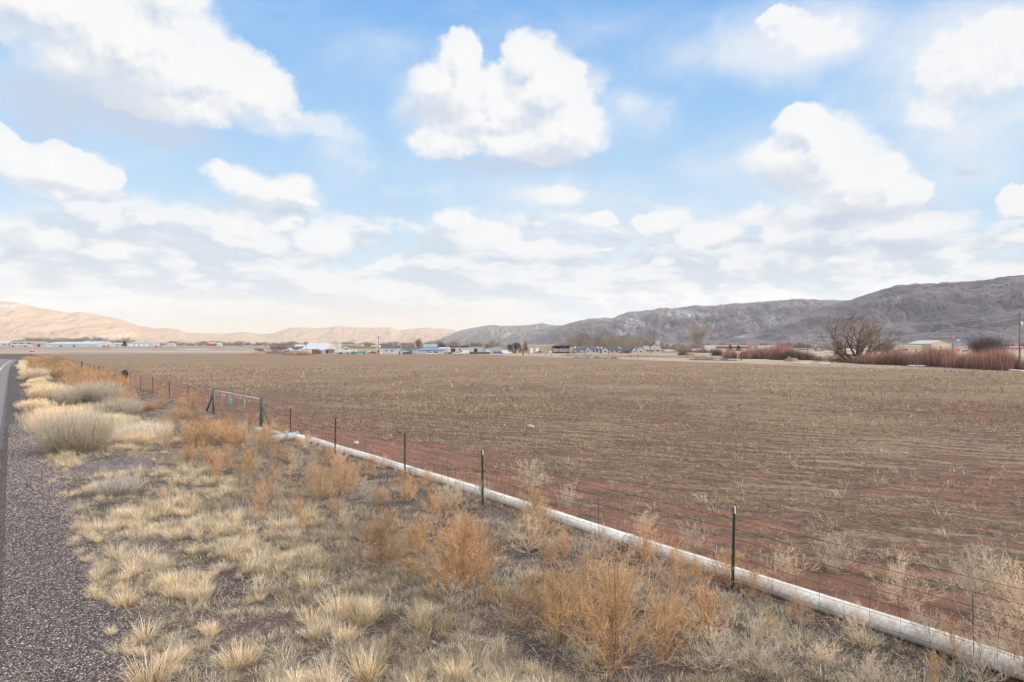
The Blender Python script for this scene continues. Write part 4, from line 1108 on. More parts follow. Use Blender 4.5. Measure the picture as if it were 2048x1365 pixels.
for (ta_, tb_) in ((tl - .18, tm + .06), (tm - .06, tr + .2)):
    lf = empty('gate_leaf', (0, 0, 0)); lf.parent = gate
    MB().tube([gp(ta_, 1.40), gp(tb_, 1.40)], .024, 8).build('top_rail', m_galv, lf, True)
    MB().tube([gp(ta_, .18), gp(tb_, .18)], .028, 8).build('bottom_rail', m_tube, lf, True)
    for k in range(3):
        t = ta_ + (tb_ - ta_) * k / 2; MB().tube([gp(t, .16), gp(t, 1.385)], .022, 8).build('upright', m_tube, lf, True)
    mb = MB()
    for z in (.35, .55, .75, .95, 1.15): mb.tube([gp(ta_, z), gp(tb_, z)], .0035, 4)
    n = 14
    for k in range(1, n): mb.tube([gp(ta_ + (tb_ - ta_) * k / n, .18), gp(ta_ + (tb_ - ta_) * k / n, 1.15)], .0025, 4, cap=False)
    mb.tube([gp(ta_, 1.35), gp((ta_ + tb_) / 2, .2)], .006, 4)
    mb.build('wire_infill', m_wire, lf)
m_teal = paint('teal_strap', (.12, .38, .36), .7)
MB().tube([gp(tm + .1, 1.3, -.05), gp(tm + .08, .95, -.08), gp(tm + .05, .5, -.05)], [.012, .028, .012], 6).build('strap', m_teal, gate, True)

# dark bag caught on the fence
m_bag = paint('black_plastic', (.018, .022, .02), .45, var=.4, scale=12)
tb = 69.8; x, y = VT(FV - .1, tb)
bag = empty('plastic_bag', (x, y, gz(x, y)), 0, 'torn black plastic bag hanging on the far fence', 'bag')
r_ = np.random.default_rng(9)
def blob(name, cz, rx, ry, rz_, seed, mat, par, stretch=0):
    nu, nv = 18, 14; vs = []; fs = []
    for j in range(nv + 1):
        for i in range(nu):
            th = math.pi * j / nv; ph = 2 * math.pi * i / nu
            d = 1 + .45 * float(fbm(math.cos(ph) * 1.6 + seed, math.sin(ph) * 1.6 + math.cos(th) * 2.2, 3, 4)) * 1.6
            vs.append((rx * math.sin(th) * math.cos(ph) * d + stretch * math.cos(th), ry * math.sin(th) * math.sin(ph) * d, cz + rz_ * math.cos(th) * (1 + .2 * (d - 1))))
    for j in range(nv):
        for i in range(nu): fs.append((j*nu+i, (j+1)*nu+i, (j+1)*nu+(i+1) % nu, j*nu+(i+1) % nu))
    return MB().add(vs, fs).build(name, mat, par, True)
blob('bag_body', 1.22, .27, .22, .33, 1, m_bag, bag); blob('torn_tail', .62, .14, .12, .50, 7, m_bag, bag, .12)

# ============================================================ ground debris
m_rock = paint('pale_rock', (.52, .47, .43), .9, var=.25, scale=10); m_dirt = paint('grey_dirt', (.15, .125, .13), .95, var=.35, scale=6)
def rock(px, py, s, label, flat=.6, mat=m_rock, name='rock', cat='rock', seed=0):
    x, y = G(px, py); nu, nv = 14, 9; vs = []; fs = []
    for j in range(nv + 1):
        for i in range(nu):
            th = math.pi * j / nv; ph = 2 * math.pi * i / nu; d = 1 + .5 * float(fbm(math.cos(ph) * 1.3 + seed, math.sin(ph) * 1.3 + math.cos(th), 2, 6))
            vs.append((s * math.sin(th) * math.cos(ph) * d, s * .7 * math.sin(th) * math.sin(ph) * d, s * flat * (math.cos(th) * d + .35)))
    for j in range(nv):
        for i in range(nu): fs.append((j*nu+i, (j+1)*nu+i, (j+1)*nu+(i+1) % nu, j*nu+(i+1) % nu))
    o = MB().add(vs, fs).build(name, mat); o.location = (x, y, gz(x, y)); return tag(o, label, cat)
rock(400, 860, .20, 'pale rock below the left gate post', seed=1)
rock(308, 921, .10, 'small white rock behind the low dirt mound', seed=2)
rock(1062, 855, .16, 'white stone out in the middle of the field', seed=3)
rock(712, 888, .14, 'pinkish stone just behind the pipe near its far end', seed=4)
rock(195, 806, .28, 'pale flat debris in front of the wide grey shrub', .3, seed=5)
rock(1175, 1240, .05, 'small white pebble left of the tallest weeds', seed=6)
# low mound of grey dirt
x0, y0 = G(236, 936); n = 40; vs = []; fs = []
for j in range(n + 1):
    for i in range(n + 1):
        a, b = i / n * 2 - 1, j / n * 2 - 1; q = math.hypot(a, b)
        hx, hy = x0 + a * 1.75, y0 + b * 1.5
        h = .20 * max(0, 1 - q ** 2) ** 1.2 * (1 + 1.1 * float(fbm(hx * 2.2, hy * 2.2, 4, 9)))
        vs.append((hx - x0, hy - y0, gz(hx, hy) + h - .04 - .1 * max(0, q - 1)))
for j in range(n):
    for i in range(n): fs.append((j*(n+1)+i, j*(n+1)+i+1, (j+1)*(n+1)+i+1, (j+1)*(n+1)+i))
o = MB().add(vs, fs).build('dirt_mound', m_dirt, None, True); o.location = (x0, y0, 0); tag(o, 'low mound of mauve grey dirt in the verge grass', 'mound')
# ============================================================ buildings
m_glass, nb, pr = material('window_glass'); pr.inputs['Base Color'].default_value = (.05, .06, .075, 1); pr.inputs['Roughness'].default_value = .12
C = {k: paint('wall_' + k, v, .75, var=.09, scale=.5) for k, v in dict(white=(.52, .51, .50), blue_white=(.44, .47, .50), pale_green=(.50, .53, .47), grey=(.42, .42, .42), grey_green=(.36, .38, .36), tan=(.44, .35, .26),
     light_tan=(.56, .47, .38), pink=(.42, .29, .25), brick=(.27, .115, .09), grey_blue=(.42, .45, .48), cream=(.62, .56, .47), brown=(.20, .13, .095), mauve=(.25, .185, .18), red=(.45, .07, .06), rust=(.20, .11, .06)).items()}
R_ = {k: paint('roof_' + k, v, .7, var=.12, scale=.7) for k, v in dict(dark=(.075, .075, .085), navy=(.085, .10, .135), brown=(.16, .125, .11), blue=(.14, .25, .42), white=(.52, .53, .55), metal=(.38, .39, .40), teal=(.22, .33, .35), pale_blue=(.46, .51, .56), grey=(.27, .26, .26), green=(.42, .47, .44)).items()}
m_door_w = paint('white_door', (.74, .74, .72), .6); m_door_d = paint('dark_opening', (.035, .035, .04), .9); m_trim = paint('trim', (.66, .65, .62), .6)
def building(name, label, px0, px1, ytop, yeave, ybase, wall, roof, kind='side', Y=None, depth=None, doors=(), cat='building', ov=.35, rz=0, extra=None, hipf=.0):
    xm = (px0 + px1) / 2
    if Y is None: Y = G(xm, ybase)[1]
    w = (px1 - px0) / F * Y; x = AT(xm, Y); z0 = gz(x, Y); H = ZT(ytop, Y) - z0; E = ZT(yeave, Y) - z0; D = depth or max(6, min(w * .7, 24))
    b = empty(name, (x, Y, z0), rz, label, cat); hw = w / 2
    wm, rm = C[wall], R_[roof]; zb = -.5
    if kind == 'side':          # ridge runs across the view
        MB().prismx([(0, zb), (D, zb), (D, E), (D / 2, H - .12), (0, E)], -hw, hw).build('wall', wm, b)
        i = hipf * w / 2
        t = .18; sl = (H - E) / (D / 2); o = ov * 1.2
        for sg in (-1, 1):
            y0_, y1_ = (-o, D / 2) if sg < 0 else (D + o, D / 2)
            z0_ = E - sl * o; m = MB()
            m.add([(-hw - ov, y0_, z0_), (hw + ov, y0_, z0_), (hw + ov - i, y1_, H), (-hw - ov + i, y1_, H), (-hw - ov, y0_, z0_ + t), (hw + ov, y0_, z0_ + t), (hw + ov - i, y1_, H + t), (-hw - ov + i, y1_, H + t)],
                  [(0, 3, 2, 1), (4, 5, 6, 7), (0, 1, 5, 4), (1, 2, 6, 5), (2, 3, 7, 6), (3, 0, 4, 7)])
            m.build('roof_slope', rm, b)
    elif kind == 'front':       # gable faces the camera
        MB().prism([(-hw, zb), (hw, zb), (hw, E), (0, H - .12), (-hw, E)], 0, D).build('wall', wm, b)
        sl = (H - E) / hw
        for sg in (-1, 1):
            a = sg * (hw + ov); za = E - sl * ov
            MB().prism([(a, za), (0, H), (0, H + .18), (a, za + .18)] if sg < 0 else [(0, H), (a, za), (a, za + .18), (0, H + .18)], -ov, D + ov).build('roof_slope', rm, b)
    else:                       # flat roof with a fascia
        MB().box(-hw, hw, 0, D, zb, H - .12).build('wall', wm, b)
        MB().box(-hw - .15, hw + .15, -.15, D + .15, H - .12, H + max(.2, (H - E))).build('roof', rm, b)
    hb = E if kind != 'flat' else H
    for d in doors:
        t, a, c_, za, zb_ = d[:5]; x0, x1 = -hw + a * w, -hw + c_ * w; zz0, zz1 = za * hb, zb_ * hb
        if t == 'w':
            f_ = MB().box(x0 - .08, x1 + .08, -.06, -.003, zz0 - .08, zz1 + .08).build('window', m_trim, b)
            MB().box(x0, x1, -.075, -.0605, zz0, zz1).build('pane', m_glass, f_)
        elif t == 'd': MB().box(x0, x1, -.07, -.003, 0, zz1).build('door', m_door_w, b)
        elif t == 'o': MB().box(x0, x1, -.05, -.003, 0, zz1).build('doorway', m_door_d, b)
        elif t == 'b': MB().box(x0, x1, -.07, -.003, zz0, zz1).build('door', R_['blue'], b)
        elif t == 's':
            mb = MB(); q = x0
            while q < x1: mb.box(q, q + .35, -.05, -.003, zz0, zz1); q += .9
            mb.build('siding', C['light_tan'], b)
        elif t == 'c': MB().box(x0, x1, D * .4, D * .4 + .9, E, H + .9).build('chimney', C['brick'], b)
    if extra: extra(b, hw, D, E, H)
    return b
W3 = [('w', .15, .27, .45, .8), ('w', .42, .54, .45, .8), ('w', .72, .84, .45, .8)]
# -- far left, across the airfield
building('hangar', 'very wide white arched hangar across the airfield', 88, 193, 684.0, 688.2, 693.4, 'blue_white', 'pale_blue', 'side', Y=1130, depth=60, hipf=.45, doors=[('o', .3, .34, 0, .5), ('o', .55, .6, 0, .5)])
building('hangar', 'tan hangar joined to the left of the wide white one', 70, 87.5, 685.6, 686.6, 693.3, 'tan', 'white', 'flat', Y=1130, doors=[('o', .3, .6, 0, .6)])
building('hangar', 'long tan hangar with a white roof line at far left', 20, 69, 685.0, 686.6, 692.8, 'tan', 'white', 'flat', Y=1180, doors=W3)
building('hangar', 'pale hangar cut by the left edge of the photo', -22, 18, 684, 687, 692.8, 'blue_white', 'white', 'side', Y=1180, doors=W3)
building('shed', 'dark roofed building behind the far left hangars', 22, 45, 681.5, 684.5, 690, 'white', 'dark', 'side', Y=1330)
building('shed', 'low white shed in front of the long tan hangar', 20, 40, 689.3, 690.4, 693.6, 'white', 'white', 'side', Y=1080, doors=[('o', .2, .4, 0, .7)])
building('shed', 'second low white shed before the long tan hangar, nearer the wide one', 41, 58, 689.6, 690.6, 693.6, 'blue_white', 'white', 'side', Y=1080, doors=[('o', .5, .7, 0, .7)])
building('warehouse', 'warehouse with a teal roof behind the white hangars', 182, 211, 682.2, 685, 688.5, 'cream', 'teal', 'side', Y=1400, doors=W3)
building('warehouse', 'small cream building left of the teal roofed warehouse', 167, 179, 683, 685, 688, 'cream', 'white', 'side', Y=1400)
building('shed', 'low tan and red shed right of the wide white hangar', 194, 220, 688, 689.4, 693, 'light_tan', 'white', 'side', Y=1160, doors=[('o', .2, .5, 0, .6)])
building('warehouse', 'white metal building left of the dark evergreen on the airfield', 222, 250, 686.5, 688.3, 692.6, 'white', 'white', 'side', Y=1180, doors=W3)
building('warehouse', 'white building with a row of doors right of the dark evergreen', 256, 306, 684.6, 686.9, 692.2, 'blue_white', 'metal', 'side', Y=1220, doors=[('d', .1, .2, 0, .8), ('d', .3, .4, 0, .8), ('d', .5, .6, 0, .8), ('d', .7, .8, 0, .8)])
building('shed', 'small red building between bare trees on the far plain', 416, 431, 685.5, 687.2, 690.5, 'red', 'white', 'side', Y=1500)
building('shed', 'small white house right of the red building on the plain', 433, 443, 686.5, 688, 690.5, 'white', 'white', 'side', Y=1500)
building('shed', 'faint white shed left of the red building on the plain', 334, 348, 687.5, 688.6, 691.2, 'white', 'white', 'side', Y=1350)
# -- town edge, left part
building('hangar', 'big pale blue roofed barn among the trucks', 603, 651, 686.6, 699, 706, 'white', 'pale_blue', 'side', Y=520, depth=34, hipf=.32, doors=[('o', .6, .7, 0, .7)])
building('warehouse', 'pale green box shaped warehouse beside the blue roofed barn', 649, 678, 687.0, 687.8, 704, 'pale_green', 'green', 'flat', Y=600, doors=[('d', .55, .7, 0, .4)])
building('warehouse', 'lower grey green warehouse right of the pale green one', 679, 722, 689.4, 690.4, 703, 'grey_green', 'green', 'flat', Y=640)
building('house', 'long tan building with ribbed siding and brown roof', 695, 751, 693.4, 696.2, 704.5, 'tan', 'brown', 'side', Y=500, doors=[('s', .02, .98, .1, .9)])
building('house', 'tan gabled wing at the left end of the ribbed building', 682, 704, 692.0, 696.0, 704.5, 'light_tan', 'brown', 'front', Y=480, doors=[('w', .4, .6, .4, .8)])
building('shed', 'white shed with low roofs left of the blue roofed barn', 589, 608, 690, 692.2, 700, 'white', 'white', 'side', Y=620, doors=W3)
building('shed', 'dark mauve shed in front of the pale green warehouse', 651, 664.5, 699.5, 700.6, 708, 'mauve', 'brown', 'side', Y=430, doors=[('o', .1, .4, 0, .8)])
building('carport', 'open carport with thin dark roof above the brown wall', 543, 567, 697.5, 698.4, 706, 'mauve', 'dark', 'flat', Y=480)
building('shed', 'dark roofed shed above the brown wall', 577, 597, 695.3, 698.5, 706, 'grey', 'dark', 'side', Y=500)
building('house', 'tiny white gabled house beside the brown wall', 572, 581, 697, 700, 706, 'white', 'white', 'front', Y=470, doors=[('w', .35, .65, .3, .7)])
building('shed', 'white box shed at the right end of the brown wall', 614, 623.5, 699, 700, 708.5, 'white', 'white', 'flat', Y=420)
building('shed', 'small white shed right of the hay stack', 638, 650, 699.2, 700.6, 707, 'blue_white', 'white', 'side', Y=450)
building('warehouse', 'long white building with thin blue roof edge', 760, 797, 697.2, 698.6, 709, 'white', 'blue', 'flat', doors=[('d', .02, .07, 0, .75), ('w', .3, .4, .5, .75), ('w', .6, .7, .5, .75)])
building('warehouse', 'dark gabled building behind the long white one with blue roof edge', 761, 796, 692, 696.6, 705, 'brown', 'dark', 'side', Y=520)
building('shed', 'pale sloping roofed shed left of the dark gabled building', 742, 762, 691.8, 695.5, 703, 'white', 'white', 'side', Y=620)
building('shed', 'white cabin with black gabled roof between two blue roofed buildings', 801, 817, 698.7, 702, 709, 'white', 'dark', 'front', doors=[('w', .3, .5, .3, .7)])
building('shed', 'low shed with bright blue roof left of the white cabin', 796.5, 806, 697.8, 699.6, 706, 'grey', 'blue', 'side', Y=460)
building('workshop', 'workshop with blue grey roof behind the third power pole', 810, 835, 696.4, 698.6, 707, 'grey_blue', 'navy', 'side', Y=455, doors=[('o', .3, .55, 0, .7)])
building('workshop', 'long grey white workshop with bright blue roof and dark door', 836, 887, 698.5, 701, 709.2, 'grey_blue', 'blue', 'side', doors=[('o', .38, .43, 0, .8), ('b', .44, .47, 0, .8), ('w', .6, .75, .3, .7), ('s', .82, .95, .1, .8)])
building('warehouse', 'grey teal roofed gabled warehouse behind the blue roofed workshop', 846, 880, 688.8, 694.5, 704, 'grey', 'teal', 'side', Y=560, hipf=.3)
building('shed', 'low white roofed shed right of the teal roofed warehouse', 878, 900, 695.5, 697.4, 706, 'white', 'white', 'side', Y=500)
building('warehouse', 'white building under a long black roof', 900, 936, 695.4, 698.6, 707, 'white', 'dark', 'flat', Y=470, doors=[('o', .05, .3, 0, .8), ('w', .5, .6, .4, .7)])
building('warehouse', 'white sheds with grey roof and a black open bay', 936, 964, 696, 697.6, 706, 'white', 'metal', 'flat', Y=480, doors=[('o', .42, .68, 0, .8)])
building('warehouse', 'wide pale grey gabled warehouse with a white door', 964, 1027, 693, 699, 707.6, 'grey', 'metal', 'front', Y=450, depth=30, doors=[('d', .14, .25, 0, .75)])
# tower, tan warehouse, open shed
def tower():
    Y = 455; px = 1051; x = AT(px, Y); z = gz(x, Y); b = empty('tower', (x, Y, z), 0, 'narrow red brown tower beside the tan warehouse', 'tower')
    h1 = ZT(687.5, Y) - z; h2 = ZT(681, Y) - z
    MB().box(-1.35, 1.35, 0, 2.7, -.4, h1).build('shaft', C['brick'], b); MB().prism([(-1.0, h1), (1.0, h1), (.7, h2 - .6), (.35, h2), (-.35, h2), (-.7, h2 - .6)], .3, 2.4).build('head', C['brick'], b)
    MB().tube([(-1.4, .5, h1 - .8), (-6.5, .5, 1.2)], .28, 6).build('chute', C['rust'], b)
    for k in range(3): MB().box(-1.42, 1.42, -.08, 0, 1.5 + k * 2, 1.62 + k * 2).build('band', C['rust'], b)
tower()
building('warehouse', 'tan warehouse with two white roller doors and pale roof edge', 1055, 1107, 691.6, 692.6, 706.6, 'tan', 'white', 'flat', depth=22, doors=[('d', .10, .22, 0, .68), ('d', .31, .44, 0, .68)])
building('shed', 'pinkish front section of the tan warehouse with a sloping dark ramp', 1040, 1055, 700, 701, 706.6, 'pink', 'brown', 'side')
def openshed(b, hw, D, E, H): pass
def open_shed():
    Y = G(1125, 706.6)[1] - 2; x = AT(1127, Y); z = gz(x, Y); b = empty('open_shed', (x, Y, z), 0, 'open fronted shed with three bays and a tan end wall', 'shed')
    w = 41 / F * Y; H = ZT(691.9, Y) - z; hw = w / 2; D = 14
    MB().box(-hw - .3, hw + .3, -.8, D, H - .45, H).build('roof', R_['dark'], b)
    MB().box(-hw, hw, D - .3, D - .05, -.3, H - .455).build('back_wall', C['grey'], b)
    MB().box(-hw, -hw + .3, 0, D - .31, -.3, H - .455).build('side_wall', C['tan'], b)
    xr = hw * .58
    MB().box(xr, hw, 0, D - .31, -.3, H - .455).build('end_room', C['light_tan'], b)
    for k in range(3):
        a = -hw + .5 + k * (xr + hw) / 3; c_ = a + (xr + hw) / 3 - .6
        MB().box(a, c_, 1.6, 1.7, .8, H * .66).build('panel', C['white'], b)
        MB().box(c_ + .1, c_ + .38, .1, .4, -.2, H - .455).build('column', C['rust'] if k == 0 else C['grey'], b)
open_shed()
# -- houses
def gables(*gs):
    def f(b, hw, D, E, H):
        for (a, c_, top, wm) in gs:
            x0, x1 = -hw + a * 2 * hw, -hw + c_ * 2 * hw; xm = (x0 + x1) / 2; t = E + (H - E) * top
            g_ = MB().prism([(x0, -.3), (x1, -.3), (x1, E * .96), (xm, t), (x0, E * .96)], -1.6, .0).build('gable_wing', C[wm], b)
            sl = (t - E * .96) / ((x1 - x0) / 2)
            for sg in (-1, 1):
                a2 = x0 - .3 if sg < 0 else x1 + .3; za = E * .96 - sl * .3; m = MB()
                m.prism([(a2, za + .01), (xm, t + .01), (xm, t + .2), (a2, za + .2)] if sg < 0 else [(xm, t + .01), (a2, za + .01), (a2, za + .2), (xm, t + .2)], -1.9, D * .4); m.build('wing_roof', R_['navy'], g_)
            MB().box(xm - .6, xm + .6, -1.66, -1.603, E * .35, E * .75).build('pane', m_glass, g_)
    return f
building('house', 'house with navy roof and white centre gable right of the tan warehouse', 1150, 1199, 693.2, 699.6, 704.6, 'grey_blue', 'navy', 'side', Y=440, hipf=.25, extra=gables((.42, .62, .85, 'grey_blue')), doors=[('w', .08, .18, .3, .8), ('w', .72, .8, .3, .8), ('w', .86, .94, .3, .8)])
building('house', 'small tan gabled house peeking between two navy roofs', 1191, 1203, 694.2, 699, 704, 'light_tan', 'grey', 'front', Y=480)
building('house', 'house with grey gable at its left and dark hipped roof', 1203, 1241, 694.0, 700, 705, 'grey_blue', 'dark', 'side', Y=440, hipf=.3, extra=gables((.0, .34, .9, 'grey')), doors=[('w', .5, .6, .3, .8), ('w', .75, .85, .3, .8)])
building('house', 'dark roofed house with two small white gables behind the red car', 1243, 1273, 695.0, 701.5, 705.6, 'grey', 'dark', 'side', Y=430, hipf=.2, extra=gables((.68, .95, .95, 'white')), doors=[('o', .2, .5, 0, .8)])
building('house', 'white gabled house left of the brown roofed one', 1274, 1289, 694.8, 700, 705, 'white', 'grey', 'front', Y=440, doors=[('w', .35, .65, .3, .7)])
building('house', 'house with broad brown grey roof behind the leaning dead tree', 1288, 1323, 692.6, 700, 705, 'light_tan', 'grey', 'side', Y=450, hipf=.15, doors=W3)
building('house', 'dark roof just visible above the small white gables', 1262, 1281, 693.6, 697, 703, 'grey', 'dark', 'side', Y=520)
building('silo_block', 'white concrete plant with stepped top far behind the houses', 1308, 1319, 683, 684, 696, 'white', 'white', 'flat', Y=1000, depth=9)
building('silo_block', 'lower white block beside the concrete plant', 1319, 1345, 690.5, 691.4, 697, 'white', 'white', 'flat', Y=1020, depth=9)
building('shop', 'long white building with orange stripe and dark canopy', 1409, 1495, 692.2, 693.4, 701, 'white', 'white', 'flat', Y=620, depth=18, extra=lambda b, hw, D, E, H: (MB().box(-hw * .45, hw + .2, -1.4, -.16, H - 1.7, H - .9).build('canopy', R_['dark'], b), MB().box(-hw * .45, hw + .2, -1.5, -.16, H - .85, H - .35).build('stripe', paint('orange_stripe', (.62, .22, .12), .6), b)))
building('shop', 'tan building right of the orange striped one', 1516, 1553, 692.4, 693.6, 699, 'light_tan', 'white', 'flat', Y=640, doors=[('b', .6, .8, .3, .8)])
building('shop', 'low white building between the power poles', 1631, 1660, 690.6, 692.4, 697, 'white', 'pale_blue', 'side', Y=820)
building('shop', 'long tan shop front left of the big gabled hall', 1789, 1842, 692.2, 693.6, 704.3, 'tan', 'pale_blue', 'flat', Y=470, depth=20, doors=[('o', .8, .84, 0, .5), ('w', .3, .5, .3, .6)])
building('hall', 'big light tan hall with a wide gable and tower wings', 1862, 1900, 681.5, 688, 704.5, 'light_tan', 'white', 'front', Y=470, depth=26, doors=[('o', .44, .56, 0, .35), ('w', .45, .55, .55, .7)])
building('hall', 'wide blue white roofed hall behind the gabled one', 1847, 1902, 682.5, 687.8, 703, 'light_tan', 'pale_blue', 'side', Y=500, depth=26, hipf=.1)
building('shop', 'small white shop with red awning at the right edge', 2014, 2046, 694.5, 696.0, 702, 'white', 'white', 'flat', Y=560, extra=lambda b, hw, D, E, H: MB().box(-hw, hw, -1.0, -.16, H - 1.4, H - .5).build('awning', C['red'], b))

# -- long brown wall with piers
def wall_run(label, px0, px1, ytop, ybase, mat, name='wall', piers=6, th=.25, cat='wall'):
    (x0, y0), (x1, y1) = G(px0, ybase), G(px1, ybase); b = empty(name, (x0, y0, gz(x0, y0)), math.atan2(y1 - y0, x1 - x0), label, cat); L = math.hypot(x1 - x0, y1 - y0)
    h = (ybase - ytop) / F * y0
    MB().box(0, L, 0, th, -.4, h).build('panel', mat, b)
    for k in range(piers + 1):
        q = L * k / piers; MB().box(q - .16, q + .16, -.08, th + .08, -.4, h + .1).build('pier', C['brown'], b)
wall_run('long low mauve brown wall with piers at the town edge', 524, 613, 703.4, 708.6, C['mauve'])
wall_run('grey board fence in front of the brown roofed house', 1302, 1355, 702.8, 706.4, C['grey'], 'board_fence', 9, .1, 'fence')
# -- hay stack, junk pile, containers
def pile(name, label, cat, px0, px1, ytop, ybase, mat, seed, part='bale', dy=3.0):
    Y = G((px0 + px1) / 2, ybase)[1]; x = AT((px0 + px1) / 2, Y); z = gz(x, Y); b = empty(name, (x, Y, z), 0, label, cat); w = (px1 - px0) / F * Y; h = (ybase - ytop) / F * Y
    r = np.random.default_rng(seed); nx = max(2, int(w / 1.2)); nz = max(2, int(h / .8)); bw, bh = w / nx, h / nz
    for k in range(nz):
        m = MB(); lim = nx - k * .35 * nx / nz - r.uniform(0, 1)
        for i in range(nx):
            if i > lim: continue
            o = r.uniform(-.15, .15); m.box(-w / 2 + i * bw + .02, -w / 2 + (i + 1) * bw - .02, o, o + dy, k * bh + .01 - (.3 if k == 0 else 0), (k + 1) * bh - .02)
        if m.v: m.build(part + '_row', mat, b)
pile('hay_stack', 'dark rust brown hay stack beside the white box shed', 'hay stack', 623.5, 641, 699, 708.4, C['rust'], 1)
pile('log_pile', 'brown pile of timber at the left end of the mauve wall', 'pile', 509, 524, 697.5, 709, C['brown'], 2, 'log')
pile('pallet_stack', 'small stack of tan pallets in front of the green container', 'pallets', 713, 723, 706, 709.6, C['tan'], 3, 'pallet', 1.5)
def container(label, px0, px1, ytop, ybase, col, name='container', wheels=False, cat='container'):
    Y = G((px0 + px1) / 2, ybase)[1]; x = AT((px0 + px1) / 2, Y); b = empty(name, (x, Y, gz(x, Y)), 0, label, cat); w = (px1 - px0) / F * Y; h = (ybase - ytop) / F * Y; z0 = .9 if wheels else .1
    m = paint('box_' + name + str(px0), col, .6, var=.12)
    mb = MB().box(-w / 2, w / 2, 0, 2.5, z0, h); q = -w / 2 + .2
    while q < w / 2 - .2: mb.box(q, q + .12, -.05, -.002, z0 + .15, h - .12); q += .4
    mb.build('box', m, b); MB().box(w / 2 - .002 + .004, w / 2 + .05, .15, 2.35, z0 + .1, h - .1).build('end_door', C['grey'], b)
    if wheels:
        for q in (-w * .38, -w * .28, w * .3):
            MB().tube([(q, -.02, .48), (q, .3, .48)], .48, 12).build('wheel', m_door_d, b)
container('long white semi trailer parked before the grey green warehouse', 676, 714, 700.4, 706.8, (.74, .74, .74), 'trailer', True, 'trailer')
container('blue and white lorry trailer in front of the long white one', 677, 700, 703.2, 708.8, (.45, .55, .70), 'trailer', True, 'trailer')
container('teal green container right of the trailers', 702, 731, 703.6, 709, (.10, .28, .25))
container('pale metal water tank trailer at the left end of the town', 500, 511.5, 701.5, 709.6, (.46, .54, .58), 'trailer', True, 'trailer')
container('dark green container left of the yellow bin', 886, 891, 704.5, 709, (.04, .13, .08))
container('yellow bin standing between dark green containers', 891, 897, 703.4, 708.8, (.55, .42, .06), 'bin', cat='bin')
container('dark green container right of the yellow bin', 897, 903, 704.8, 709, (.04, .13, .08))
container('long dark green container in front of the pale grey warehouse', 939, 980, 704.4, 709, (.035, .12, .085))
container('blue flat trailer load left of the white truck', 986, 1006, 703.2, 707.8, (.12, .20, .36), 'trailer', True, 'trailer')
container('small yellow container left of the brick tower', 1032, 1036.5, 702, 708.2, (.60, .40, .07), 'bin', cat='bin')
container('white chest in front of the open shed', 1099, 1103, 702.3, 707.2, (.68, .70, .70), 'bin', cat='bin')
container('thin blue and white boat hull under a cover', 905, 935, 704.2, 707.4, (.66, .68, .70), 'trailer', True, 'trailer')

# -- vehicles
m_tyre = paint('tyre', (.02, .02, .02), .9)
def car(px, py, col, label, facing=1, van=False, cat='car', name='car', Y=None, group=None):
    if Y is None: x, Y = G(px, py)
    else: x = AT(px, Y)
    b = empty(name, (x, Y, gz(x, Y)), 0, label, cat, group); m = paint('car_%02d%02d%02d' % tuple(int(c * 99) for c in col), col, .3, .1, var=.04, spec=.6)
    L, Wd = (4.6, 1.8) if not van else (5.6, 2.0); s = facing
    if van: poly = [(-2.8, .35), (2.8, .35), (2.8, .95), (2.3, 1.15), (1.75, 2.05), (-2.8, 2.1)]; cab = [(1.0, 1.2), (2.2, 1.2), (1.7, 1.95), (1.0, 1.95)]
    else: poly = [(-2.3, .32), (2.3, .32), (2.3, .75), (1.3, .92), (.6, 1.42), (-1.0, 1.45), (-1.8, 1.0), (-2.3, .95)]; cab = [(-1.35, .98), (1.1, .95), (.5, 1.36), (-.95, 1.38)]
    fl = lambda P_: [(a * s, z) for a, z in (P_ if s > 0 else P_[::-1])]
    MB().prism(fl(poly), 0, Wd).build('body', m, b); MB().prism(fl(cab), -.012, Wd + .012).build('side_window', m_glass, b)
    for q in (-L * .3, L * .31):
        for yy in (-.03, Wd - .2):
            w = MB().tube([(q * s, yy, .34), (q * s, yy + .23, .34)], .34, 14).build('wheel', m_tyre, b); MB().tube([(q * s, yy - .01, .34), (q * s, yy + .24, .34)], .19, 10).build('rim', m_galv, w)
    MB().box(L / 2 * s - .03, L / 2 * s + .03, .15, .5, .6, .78).build('headlight', m_trim, b); MB().box(L / 2 * s - .03, L / 2 * s + .03, Wd - .5, Wd - .15, .6, .78).build('headlight', m_trim, b)
car(1246, 707.8, (.35, .04, .06), 'red car parked in front of the dark roofed house')
car(745, 708.4, (.45, .05, .05), 'red pickup right of the teal container', -1)
car(737, 704.5, (.75, .75, .75), 'white van with its nose behind the red pickup', 1, True, 'van', 'van')
car(562, 703, (.60, .62, .65), 'silver car under the thin dark carport', Y=475)
car(1013, 708.2, (.76, .76, .76), 'white truck at the left of the dark tree', 1, True, 'van', 'truck')
car(997, 709.0, (.10, .16, .34), 'blue pickup in front of the pale grey warehouse', -1)
car(916, 709.3, (.70, .72, .74), 'white car between the yellow bin and the long green container')
car(928, 708.6, (.74, .74, .74), 'white van left of the long green container', -1, True, 'van', 'van')
car(1078, 707.2, (.36, .06, .05), 'red tractor like pickup below the white roller doors', -1)
car(862, 709.9, (.72, .74, .76), 'pale car before the blue roofed workshop')
car(814, 709.8, (.05, .05, .06), 'dark car before the white cabin with black roof', -1)
car(575, 705.4, (.08, .08, .09), 'dark car beside the tiny white gabled house', Y=455)
car(606, 707, (.62, .64, .66), 'grey car near the white box shed', Y=440)
car(1157, 706, (.20, .28, .12), 'green pickup left of the navy roofed house', Y=432)
car(1750, 703.4, (.70, .70, .70), 'white car to the left of the pole behind the big bare tree', Y=420)
